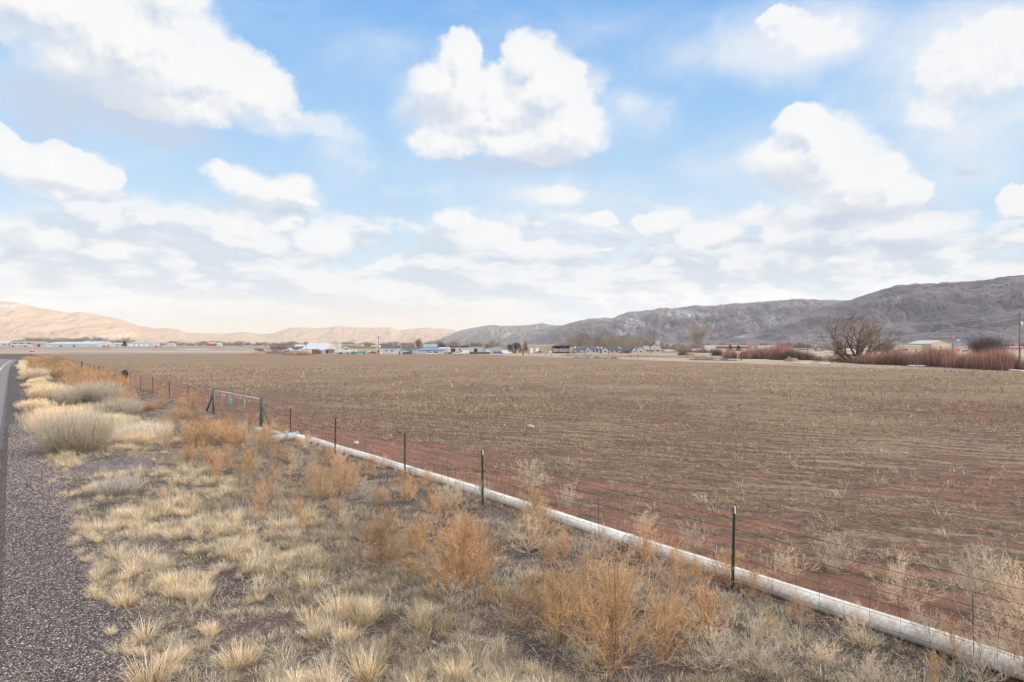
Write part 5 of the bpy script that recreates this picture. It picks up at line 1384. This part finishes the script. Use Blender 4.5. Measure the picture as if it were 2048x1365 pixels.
car(1741, 703.6, (.10, .11, .12), 'dark car to the left of the pole behind the big bare tree', -1, Y=425)
for i, (px, c_) in enumerate([(1857, (.7, .7, .7)), (1866, (.1, .1, .12)), (1876, (.5, .52, .55)), (1886, (.4, .05, .05)), (1895, (.72, .72, .72)), (1846, (.15, .2, .3)), (1905, (.5, .5, .5))]):
    car(px, 705, c_, 'car in the row parked before the big tan hall', 1 if i % 2 else -1, Y=430, group='cars parked before the tan hall')
for i, (px, c_) in enumerate([(312, (.5, .06, .05)), (320, (.5, .08, .06)), (327, (.6, .6, .6)), (83, (.75, .75, .75)), (97, (.75, .75, .75)), (197, (.7, .7, .7)), (208, (.45, .06, .05)), (216, (.5, .1, .08))]):
    car(px, 693, c_, 'vehicle parked along the far side of the airfield', 1, i % 2 == 0, Y=1090, group='vehicles across the airfield')

# ============================================================ poles and cables
m_polew = paint('pole_wood', (.20, .14, .10), .9, var=.25, scale=3); m_polel = paint('pole_wood_light', (.42, .30, .20), .9, var=.2, scale=3); m_cable = paint('cable', (.55, .53, .52), .6)
POLE = {}
def pole(key, px, ytop, ybase, label, arms=1, mat=None, Y=None, r=.16, trans=False, armw=1.2):
    if Y is None: x, Y = G(px, ybase)
    else: x = AT(px, Y)
    z = gz(x, Y); H = ZT(ytop, Y) - z; b = empty('utility_pole', (x, Y, z), 0, label, 'utility pole')
    MB().tube([(0, 0, -.5), (0, 0, H)], [r, r * .7], 8).build('pole', mat or m_polew, b, True)
    for k in range(arms):
        a = MB().box(-armw, armw, -r - .06, -r + .03, H - .7 - k * 1.1, H - .58 - k * 1.1).build('crossarm', mat or m_polew, b)
        for q in (-armw * .9, -armw * .45, armw * .45, armw * .9): MB().tube([(q, -r, H - .58 - k * 1.1), (q, -r, H - .42 - k * 1.1)], .05, 6).build('insulator', m_galv, a)
    if trans: MB().tube([(r + .25, 0, H - 3.4), (r + .25, 0, H - 2.4)], .3, 10).build('transformer', m_galv, b, True)
    POLE[key] = Vector((x, Y, z + H)); return b
pole('a', 2039, 622, 728, 'nearest utility pole at the right edge of the photo', 1, Y=150, r=.17, trans=True, armw=.6)
pole('b', 1752, 647, 712, 'light wooden utility pole beside the big bare tree', 1, m_polel, Y=236, armw=.5)
pole('c', 1615.5, 670, 705, 'dark utility pole behind the left red willows', 1, Y=395, armw=.8, trans=True)
pole('d', 1585, 672, 704, 'thin light utility pole left of the dark one', 0, m_polel, Y=430, r=.13)
pole('e', 1217, 681, 709.5, 'dark pole in front of the hip roofed house', 0, r=.17)
pole('f', 918, 671, 711, 'tall thin light pole at the field edge before the black roofed building', 1, m_polel, armw=.6)
pole('g', 828, 671, 709, 'light pole with two crossarms between the blue roofed buildings', 2, m_polel)
pole('h', 757, 672, 709.4, 'brown pole with crossarms and a transformer left of the blue edged building', 2, None, trans=True)
pole('i', 707.5, 679, 709.4, 'dark pole with one crossarm in front of the trailers', 1)
pole('j', 613, 687, 706, 'small thin pole in front of the pale blue roofed barn', 0, Y=480, r=.12)
pole('k', 530, 688, 706, 'small thin pole above the left end of the mauve wall', 0, Y=500, r=.12)
pole('l', 955.5, 686.5, 700, 'short dark pole above the open black bay', 1, Y=600)
pole('m', 1581, 652, 697, 'faint tall pole at the foot of the hills', 1, m_polel, Y=700)
pole('n', 1482, 682, 700, 'thin pole above the orange striped building', 0, Y=600, r=.13)
pole('o', 1349, 691, 707, 'thin dark pole at the right end of the board fence', 0, r=.09)
def cable(label, keys, dz, sag, ext=None, r=.040, dx=0.0):
    pts = []; P_ = [POLE[k] + Vector((dx, -.2, dz)) for k in keys]
    if ext: P_ = [P_[0] + Vector(ext)] + P_
    for a, b in zip(P_[:-1], P_[1:]):
        for k in range(16): f_ = k / 16; pts.append(a.lerp(b, f_) - Vector((0, 0, sag * 4 * f_ * (1 - f_))))
    pts.append(P_[-1]); o = pts[0].copy()
    rr = [r * max(1, p.y / 170) for p in pts]
    q = MB().tube([p - o for p in pts], rr, 5).build('cable', m_cable, None, True); q.location = o; tag(q, label, 'cable')
cable('uppermost pale cable running between the right hand utility poles', 'abc', -.25, .9, (28, -42, 2))
cable('second pale cable just below the uppermost one', 'abc', -.55, 1.1, (28, -42, 2), dx=.4)
cable('lowest slack cable between the right edge pole and the dark one', 'ac', -1.4, 3.2, (28, -42, 1))

# signs
def sign(px, ytop, ybase, label, col, w, h, Y=500, name='sign', pr_=.15, colp=None):
    x = AT(px, Y); z = gz(x, Y); H = ZT(ytop, Y) - z; b = empty(name, (x, Y, z), 0, label, 'sign')
    MB().tube([(0, 0, -.3), (0, 0, H - h + .05)], pr_, 8).build('post', colp or C['grey'], b)
    m = paint('sign_' + label[:6] + str(px), col, .5)
    MB().box(-w / 2, w / 2, -.2, .2, H - h, H).build('panel', m, b)
    MB().box(-w / 2 - .08, w / 2 + .08, -.15, .15, H, H + .1).build('cap', C['grey'], b)
sign(1906, 672, 704, 'tall grey pole sign with a small red and white head', (.60, .18, .15), 1.6, 2.0, pr_=.5, colp=C['mauve'])
sign(1916, 679, 702, 'turquoise pole sign right of the tall grey one', (.25, .50, .52), 2.4, 1.2)
sign(1932.5, 675, 700, 'blue pole sign left of the round bare tree', (.06, .10, .34), 2.0, 1.8)
sign(1915.5, 697.5, 704, 'low red orange sign board below the turquoise one', (.60, .12, .07), 2.6, 2.0, 480)
sign(2019, 690.5, 702, 'small red sign near the right edge, left one of two', (.62, .07, .05), 1.5, .9, 540)
sign(2030, 690.5, 702, 'small red sign near the right edge, right one of two', (.62, .07, .05), 2.0, .9, 540)
# red marker on the airfield
x, Y = G(64, 704.4); z = gz(x, Y); b = empty('airfield_marker', (x, Y, z), 0, 'red rounded marker with white and green top beyond the end of the road', 'marker')
m_red = paint('signal_red', (.60, .03, .04), .5, var=.05)
MB().tube([(0, 0, 0), (0, 0, .9), (0, 0, 1.5), (0, 0, 1.7)], [1.35, 1.4, 1.1, .7], 18).build('drum', m_red, b, True)
MB().tube([(0, 0, 1.7), (0, 0, 2.1)], [.75, .55], 14).build('collar', m_cap, b, True); MB().tube([(0, 0, 2.1), (0, 0, 2.4)], [.6, .4], 12).build('lamp_cover', paint('green_lens', (.05, .25, .17), .4), b, True)
MB().tube([(0, 0, .85), (0, 0, 1.0)], [1.42, 1.42], 18).build('band', m_cap, b, True)

# ============================================================ trees
BARK_G = [(.20, .155, .125), (.24, .19, .155), (.28, .225, .185)]
def limb(tw, g_, p, d, L, r, depth, maxd, cols, up, spread, nch, steps=5, rmin=.01, kink=.12):
    p = np.array(p, float); d = np.array(d, float); d /= np.linalg.norm(d); st = L / steps; kids = []
    col = np.array(cols[min(depth, len(cols) - 1)]) * (1 + g_.normal(0, .06))
    for k in range(steps):
        d = d + g_.normal(0, kink, 3) + np.array([0, 0, up]) * .10; d /= np.linalg.norm(d); q = p + d * st
        r1 = max(rmin, r * (1 - .62 * k / steps)); r2 = max(rmin * .8, r * (1 - .62 * (k + 1) / steps))
        tw[min(depth, 1)].seg(p, q, r1, r2, col); kids.append((q, d.copy(), (k + 1) / steps, r2)); p = q
    if depth < maxd:
        for c in range(nch[depth]):
            i = int(g_.integers(1, steps)) if c else steps - 1; q, dd, f_, rr = kids[i]
            rnd = g_.normal(0, 1, 3); rnd -= dd * rnd.dot(dd); rnd /= np.linalg.norm(rnd); a = g_.uniform(.35, 1.0) * spread
            limb(tw, g_, q, dd * math.cos(a) + rnd * math.sin(a), L * g_.uniform(.5, .75), rr * .75, depth + 1, maxd, cols, up, spread, nch, max(3, steps - 1), rmin, kink)
def tree(name, label, px, ybase, ytop, seed, kind='spread', Y=None, cat='tree', group=None, cols=BARK_G, width=1.0, loc=None):
    g_ = np.random.default_rng(seed)
    if loc: x, Y = loc; H = ytop
    else:
        if Y is None: x, Y = G(px, ybase)
        else: x = AT(px, Y)
        H = ZT(ytop, Y) - gz(x, Y)
    tw = [Twigs(), Twigs()]
    if kind == 'spread':      # several thick limbs from a low fork
        for k in range(13):
            a = k * 2 * math.pi / 13 + g_.uniform(-.3, .3); s = g_.uniform(.25, 1.25) * (1.15 if math.cos(a) > 0 else .9)
            limb(tw, g_, (0, 0, -.2), (math.cos(a) * math.sin(s) * width, math.sin(a) * math.sin(s), math.cos(s)), H * .56 * g_.uniform(.8, 1.15), H * .04, 0, 3, cols, .55, .9, (5, 4, 4), 6, .032, .14)
    elif kind == 'round':
        for k in range(16):
            a = k * 2.4; s = .25 + 1.05 * ((k * .618) % 1)
            limb(tw, g_, (0, 0, .1), (math.cos(a) * math.sin(s) * width, math.sin(a) * math.sin(s), math.cos(s)), H * .55, H * .022, 0, 3, cols, .55, .7, (5, 6, 6), 5, .022)
    elif kind == 'tall':
        limb(tw, g_, (0, 0, -.3), (0, 0, 1), H * .5, H * .022, 0, 3, cols, 1.0, .55, (9, 7, 6), 6, .03)
        for k in range(7):
            a = k * 2.4; limb(tw, g_, (0, 0, H * (.12 + .05 * k)), (math.cos(a) * .4, math.sin(a) * .4, 1), H * .42, H * .012, 0, 3, cols, .9, .5, (6, 6, 5), 5, .03)
    elif kind == 'snag':
        limb(tw, g_, (0, 0, -.3), (-.28, 0, 1), H * .8, H * .05, 0, 2, cols, .2, .9, (4, 3), 6, .05)
        limb(tw, g_, (-.2 * H, 0, H * .62), (.9, 0, .35), H * .5, H * .028, 1, 2, cols, .1, .7, (4, 3), 5, .04)
    root = empty(name, (x, Y, gz(x, Y)), 0, label, cat, group)
    for nm, t in (('trunk', tw[0]), ('crown', tw[1])):
        if t.a:
            V, Q, Cc = t.arrays(); link(nm, np_mesh(nm, V, Q, Cc), root, m_tint)
    return root
tree('bare_tree', 'big bare many-stemmed tree standing in front of the red willows', 1720, 722, 637, 15, 'spread', Y=168, width=1.9, cols=[(.13, .10, .08), (.16, .125, .10), (.19, .15, .12)])
x_, y_ = AT(1977, 300), 300; rt_ = empty('bare_tree', (x_, y_, gz(x_, y_)), 0, 'round dense bare tree by the right edge behind the willows', 'tree')
link('crown', dome(901, 3000, 6.6, 4.5, 10.5, [(.17, .125, .11), (.22, .165, .145), (.13, .10, .09)], (.04, .08), 9), rt_, m_tint)
for k in range(7): MB().tube([(k * .7 - 2.1, 0, -.2), (k * 1.1 - 3.3, .2, 2.2), (k * 1.5 - 4.5, .3, 4)], [.16, .11, .06], 6).build('trunk', m_polew, rt_)
tree('bare_tree', 'tall pale cottonwood rising before the snowy hillside', 1394, 706, 657, 31, 'tall', Y=440, cols=[(.30, .25, .22), (.34, .29, .26), (.38, .33, .30)])
tree('bare_tree', 'small bare tree left of the long tan shop', 1772, 708, 689, 33, 'round', Y=300, width=1.2)
tree('dead_tree', 'leaning dead tree with few limbs before the brown roofed house', 1301, 707, 682, 35, 'snag', cols=[(.12, .10, .09)])
tree('bare_tree', 'dark dense bare tree left of the brick tower', 1030, 707, 688, 36, 'round', Y=440, width=1.6, cols=[(.09, .08, .08), (.11, .10, .10), (.13, .115, .115)])
tree('bare_tree', 'small dark bare tree above the low white roofed shed', 884, 704, 689, 37, 'round', Y=560, cols=[(.10, .085, .08), (.13, .11, .10)])
tree('bare_tree', 'thin bare tree right of the third power pole', 836, 704, 683, 38, 'tall', Y=560)
# row of faint cottonwoods behind the houses
protoT = [tree('bare_tree', 'grey bare cottonwood in the row behind the houses', 1150, 0, 15, 60 + i, 'tall' if i % 2 else 'round', loc=(AT(1150 + i * 12, 640), 640 + i * 12), group='cottonwoods behind the houses', cols=[(.30, .26, .235), (.33, .29, .265), (.36, .32, .29)]) for i in range(3)]
r = np.random.default_rng(66)
for i in range(20):
    c_ = copy_tree(protoT[i % 3]); px = 1135 + i * 8.8 + r.uniform(-3, 3) ; Y = r.uniform(600, 820); x = AT(px, Y); c_.location = (x, Y, gz(x, Y)); s = r.uniform(.55, .95); c_.scale = (s * 1.2, s * 1.2, s); c_.rotation_euler[2] = r.uniform(0, 6)
for i in range(16):
    c_ = copy_tree(protoT[(i + 1) % 3]); px = 842 + i * 12 + r.uniform(-6, 6); Y = r.uniform(620, 900); x = AT(px, Y); c_.location = (x, Y, gz(x, Y)); s = r.uniform(.3, .6); c_.scale = (s * 1.5, s * 1.5, s); c_['label'] = 'bare tree standing among the town sheds left of the tower'; c_['group'] = 'bare trees among the town sheds'
for i in range(34):
    c_ = copy_tree(protoT[i % 3]); px = 48 + i * 6.6 + r.uniform(-3, 3); Y = r.uniform(1450, 1600); x = AT(px, Y); c_.location = (x, Y, gz(x, Y)); s = r.uniform(.75, 1.2); c_.scale = (s * 1.5, s * 1.5, s * .95); c_.rotation_euler[2] = r.uniform(0, 6); c_['label'] = 'bare tree in the row behind the airfield hangars'; c_['group'] = 'bare trees behind the hangars'
for i in range(26):
    c_ = copy_tree(protoT[i % 3]); px = [r.uniform(280, 480), r.uniform(405, 445), r.uniform(490, 900)][i % 3]; Y = r.uniform(1500, 2300); x = AT(px, Y); c_.location = (x, Y, gz(x, Y)); s = r.uniform(.5, .9); c_.scale = (s * 2.0, s * 2.0, s * .8); c_['label'] = 'small bare tree far out on the plain'; c_['group'] = 'bare trees far out on the plain'
for i in range(22):
    c_ = copy_tree(protoT[i % 3]); px = r.uniform(1340, 1900); Y = r.uniform(560, 900); x = AT(px, Y); c_.location = (x, Y, gz(x, Y)); s = r.uniform(.3, .5); c_.scale = (s * 1.5, s * 1.5, s); c_['label'] = 'low bare tree at the foot of the right hills'; c_['group'] = 'bare trees at the foot of the right hills'

def evergreen(px, ybase, ytop, label, Y, seed, w=.42, group=None):
    g_ = np.random.default_rng(seed); x = AT(px, Y); H = ZT(ytop, Y) - gz(x, Y); b = empty('evergreen_tree', (x, Y, gz(x, Y)), 0, label, 'evergreen', group)
    n = 2600; f_ = g_.uniform(0, 1, n) ** 1.3; z = H * (.08 + .92 * f_); rr = H * w * (1 - f_) ** .75 * np.sqrt(g_.uniform(.15, 1, n)) * (1 + .25 * np.sin(f_ * 40)); a = g_.uniform(0, 6.28, n)
    P = np.stack([rr * np.cos(a), rr * np.sin(a), z], -1)
    V, T, Cc = blades(P, H * g_.uniform(.06, .14, n), a, g_.uniform(.8, 1.7, n), g_.uniform(-.3, .5, n), H * g_.uniform(.02, .04, n), pick(g_, n, [(.045, .06, .04), (.06, .08, .05), (.035, .05, .04)]), g_, 1.1, .8)
    link('crown', np_mesh('crown', V, T, Cc), b, m_tint); MB().tube([(0, 0, -.3), (0, 0, H * .9)], [H * .03, H * .008], 6).build('trunk', m_polew, b)
evergreen(1367, 0, 690.5, 'dark evergreen left of the tall pale cottonwood', 640, 1, .75)
evergreen(1460, 0, 690, 'left one of the two dark evergreens before the orange striped building', 560, 2, .5)
evergreen(1477, 0, 691.5, 'right one of the two dark evergreens before the orange striped building', 560, 3, .55)
evergreen(249.5, 0, 682.5, 'dark evergreen between white airfield buildings', 1130, 4, .5)
evergreen(1675, 0, 696, 'small dark evergreen left of the big bare tree', 330, 5, .5)
r = np.random.default_rng(77)
for i in range(14): evergreen(468 + i * 3.4 + r.uniform(-1, 1) + (12 if i > 9 else 0), 0, 684.6 + r.uniform(0, 1.5), 'evergreen in the small dark row far out on the plain', 2200, 10 + i, .3, 'dark evergreens far on the plain')

# ============================================================ red willow thickets and rough growth at the field edge
RED = [(.42, .23, .205), (.50, .30, .265), (.34, .19, .17), (.58, .38, .33), (.30, .20, .18)]; DRK = [(.12, .085, .08), (.16, .11, .10), (.20, .13, .12)]
def thicket(label, pts, h, n, seed, cols, depth=7, name='willow_thicket', cat='willow thicket', hvar=.35, dark=.25):
    """pts: list of (px, base py) along the front edge"""
    g_ = np.random.default_rng(seed); W_ = [G(*p) for p in pts]; wx = np.array([p[0] for p in W_]); wy = np.array([p[1] for p in W_]); u = g_.uniform(0, 1, n) * (len(W_) - 1)
    i = u.astype(int); f_ = u - i; x = wx[i] * (1 - f_) + wx[i + 1] * f_; y = wy[i] * (1 - f_) + wy[i + 1] * f_ + depth * g_.uniform(0, 1, n) + 1.5 * fbm(u * 3, u * 0, 2, seed)
    x = x + g_.normal(0, .8, n); cl = fbm(x * .25, y * .25, 3, seed + 1); k = cl > -.20; x, y, cl = x[k], y[k], cl[k]; m = len(x)
    o = np.array([wx.mean(), wy.mean(), gz(wx.mean(), wy.mean())]); P = np.stack([x, y, ground_z(x, y)], -1) - o
    edge_ = np.clip(np.minimum((u[k]) / .25, (len(W_) - 1 - u[k]) / .25), .25, 1)
    L = h * (1 + hvar * cl * 3.2) * g_.uniform(.6, 1.1, m) * edge_ ** .5; cc = pick(g_, m, cols); dk = g_.uniform(0, 1, m) < dark * (1 + 1.5 * (cl < 0)); cc[dk] = pick(g_, int(dk.sum()), DRK)
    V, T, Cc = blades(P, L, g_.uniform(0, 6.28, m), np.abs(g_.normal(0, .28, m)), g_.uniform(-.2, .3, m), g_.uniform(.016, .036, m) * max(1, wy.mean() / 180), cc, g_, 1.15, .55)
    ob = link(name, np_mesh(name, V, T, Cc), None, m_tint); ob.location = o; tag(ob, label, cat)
thicket('right hand red willow thicket along the far field edge', [(1745, 729), (1800, 731), (1850, 733), (1900, 735), (1960, 738), (2010, 741), (2080, 745)], 2.9, 42000, 1, RED, 9)
thicket('left hand red willow thicket between the dead wood and the striped shop', [(1450, 717.5), (1500, 718.5), (1560, 719), (1625, 719.5)], 3.2, 24000, 2, RED, 9)
thicket('dark bare brush at the right end of the left willows', [(1550, 720.5), (1590, 721), (1632, 721)], 2.4, 5000, 3, DRK + RED[:1], 4, 'brush', 'brush')
thicket('reddish brush around the foot of the big bare tree', [(1625, 721), (1680, 724), (1730, 728), (1760, 729.5)], 1.6, 6000, 4, RED + DRK, 5, 'brush', 'brush')
thicket('low reddish willows below the tall pale cottonwood', [(1345, 705), (1400, 706), (1455, 707)], 2.6, 5000, 5, RED + [(.36, .25, .22)], 12, 'willow_thicket')
thicket('grey brown brush left of the willows', [(1360, 711), (1385, 711.5)], 1.8, 1500, 6, DRK, 4, 'brush', 'brush')
thicket('small dark round bush before the left willows', [(1430, 712), (1442, 712.3)], 2.2, 1500, 7, DRK, 3, 'brush', 'brush')
thicket('tan rough grass at the foot of the brown wall', [(560, 710.5), (590, 711), (620, 711)], 1.4, 3000, 8, [(.50, .36, .22), (.55, .43, .29)], 5, 'rough_grass', 'tall grass')
thicket('pale rough grass beyond the field below the houses', [(1130, 713), (1200, 714), (1300, 715), (1400, 717), (1450, 719)], .9, 9000, 9, [(.56, .45, .32), (.48, .36, .25), (.40, .30, .22)], 30, 'rough_grass', 'tall grass', dark=.08)
thicket('pale rough grass at the left end of the town', [(470, 709.5), (500, 710), (520, 710)], 1.3, 2500, 10, [(.56, .45, .32), (.52, .40, .28)], 10, 'rough_grass', 'tall grass', dark=.02)
# ridge of earth and dead branches at the field edge
def bank(label, pts, h, name='earth_bank', cat='bank', mat=None, wd=1.6, seed=1):
    W_ = [Vector((*G(*p), 0)) for p in pts]; n = 60; vs = []; fs = []; o = W_[0].copy(); o.z = gz(o.x, o.y)
    for i in range(n + 1):
        u = i / n * (len(W_) - 1); k = min(int(u), len(W_) - 2); c_ = W_[k].lerp(W_[k + 1], u - k); hh = h * (.55 + 1.1 * (float(fbm(u * 7, .5, 3, seed)) + .35)) * min(1, 8 * i / n, 8 * (n - i) / n)
        for q, zz in ((-wd, -.2), (-wd * .45, hh * .7), (0, hh), (wd * .5, hh * .65), (wd, -.2)): vs.append((c_.x - o.x, c_.y + q - o.y, gz(c_.x, c_.y) + zz - o.z))
    for i in range(n):
        for q in range(4): fs.append((i*5+q, (i+1)*5+q, (i+1)*5+q+1, i*5+q+1))
    ob = MB().add(vs, fs).build(name, mat or m_dirt, None, True); ob.location = o; tag(ob, label, cat)
bank('low dark earth bank at the field edge below the dark pole', [(1140, 716.5), (1190, 717.5), (1245, 718.2)], .45)
bank('dark earth bank before the left red willows', [(1370, 720.5), (1430, 721.5), (1480, 722.5)], .42, seed=3)
bank('tan hump of earth beside the dead branches', [(1568, 723), (1582, 723.5), (1596, 723.5)], .9, mat=paint('tan_earth', (.36, .29, .22), .95), seed=5)
tw = Twigs(); g_ = np.random.default_rng(5); x0, y0 = G(1665, 725)
for k in range(70):
    a = g_.uniform(0, 6.28); grow(tw, g_, (g_.uniform(-4.5, 4.5), g_.uniform(-1.5, 1.5), g_.uniform(.05, .9)), (math.cos(a), math.sin(a), g_.uniform(-.1, .35)), g_.uniform(1.2, 3), .05, 0, [(.10, .085, .075), (.13, .11, .10)], (4,), .1, 4, .3)
V, Q, Cc = tw.arrays(); ob = link('brush_pile', np_mesh('brush_pile', V, Q, Cc), None, m_tint); ob.location = (x0, y0, gz(x0, y0)); tag(ob, 'heap of dark dead branches left of the big bare tree', 'brush pile')
# far field-edge fence with leaning posts
ff = empty('wire_fence', (*G(1400, 719), 0), 0, 'low broken wire fence with dark posts at the far field edge', 'fence')
xs_ = [1057, 1091, 1102, 1135, 1172, 1180, 1225, 1262, 1276, 1483]
pp = []
for i, px in enumerate(xs_):
    py = 711.5 + (px - 1057) * .024; x, y = G(px, py); z = gz(x, y); h = 1.3 if px != 1483 else 1.6
    a = Vector((x, y, z - .2)) - ff.location; b_ = Vector((x + random.uniform(-.25, .25), y, z + h)) - ff.location; pp.append((a, b_))
    MB().tube([a, b_], .09 if px != 1483 else .16, 6).build('post', m_wood, ff)
for f_ in (.5, .9): MB().tube([a.lerp(b_, f_) for a, b_ in pp], .012, 4).build('wire', m_wire, ff)
x, y = G(1046, 712); z = gz(x, y); b = empty('wooden_post', (x, y, z), 0, 'thick dark post below the brick tower at the field edge', 'post')
MB().tube([(0, 0, -.3), (0, 0, 2.2)], [.3, .25], 8).build('shaft', m_wood, b); MB().box(-.5, .5, -.32, -.26, 1.6, 1.75).build('crosspiece', m_wood, b)

MUT = [(.20, .155, .135), (.26, .205, .18), (.16, .125, .11)]
def wood(label, px0, px1, Y, h, n, seed):
    g_ = np.random.default_rng(seed); px = g_.uniform(px0, px1, n); y = Y * g_.uniform(.97, 1.06, n); x = (px - CX) / F * y; cl = fbm(px * .09, px * 0, 4, seed)
    k = cl > -.22; x, y, cl = x[k], y[k], cl[k]; m = len(x); P = np.stack([x, y, ground_z(x, y)], -1)
    V, T, Cc = blades(P, h * (1 + 1.3 * cl) * g_.uniform(.5, 1.1, m), g_.uniform(0, 6.28, m), np.abs(g_.normal(0, .3, m)), g_.uniform(-.2, .3, m), np.full(m, Y * .00045), pick(g_, m, MUT), g_, 1.1, .8)
    tag(link('brushland', np_mesh('brushland', V, T, Cc), None, m_tint), label, 'brush', None, 'stuff')
wood('low brown brush and bare trees behind the town', 540, 1420, 760, 5.5, 12000, 5)
wood('distant line of bare brush on the plain', 200, 1000, 1900, 8, 9000, 6)
wood('brown brush between the shops under the right hills', 1330, 2080, 900, 5.0, 12000, 7)

# small sheds and parked vehicles scattered through the yards
r = np.random.default_rng(88)
shed_p = [building('shed', 'small low shed among the yards of the town', 1000, 1008, 701.5, 703.2, 706, w_, rf, 'side', Y=560, depth=5) for w_, rf in (('cream', 'dark'), ('mauve', 'metal'), ('grey', 'brown'), ('light_tan', 'white'))]
for k_ in shed_p: k_['group'] = 'small sheds in the town yards'
for i in range(34):
    c_ = copy_tree(shed_p[i % 4]); px = r.uniform(535, 1400) if i % 3 else r.uniform(1500, 2040); Y = r.uniform(540, 720); x = AT(px, Y); c_.location = (x, Y, gz(x, Y)); s = r.uniform(.8, 1.9); c_.scale = (s * r.uniform(.9, 1.8), s, s * r.uniform(.8, 1.1)); c_.rotation_euler[2] = r.choice([0, .3, -.3])
cars_p = [o for o in bpy.data.objects if o.get('category') in ('car', 'van') and o.parent is None and 'town' not in str(o.get('group', ''))][:6]
for i in range(30):
    c_ = copy_tree(cars_p[i % 6]); px = r.uniform(530, 1330) if i % 4 else r.uniform(1420, 2040); Y = r.uniform(455, 540); x = AT(px, Y); c_.location = (x, Y, gz(x, Y)); c_.rotation_euler[2] = r.uniform(-.6, .6); c_['label'] = 'vehicle parked among the yards of the town'; c_['group'] = 'vehicles parked in the town yards'
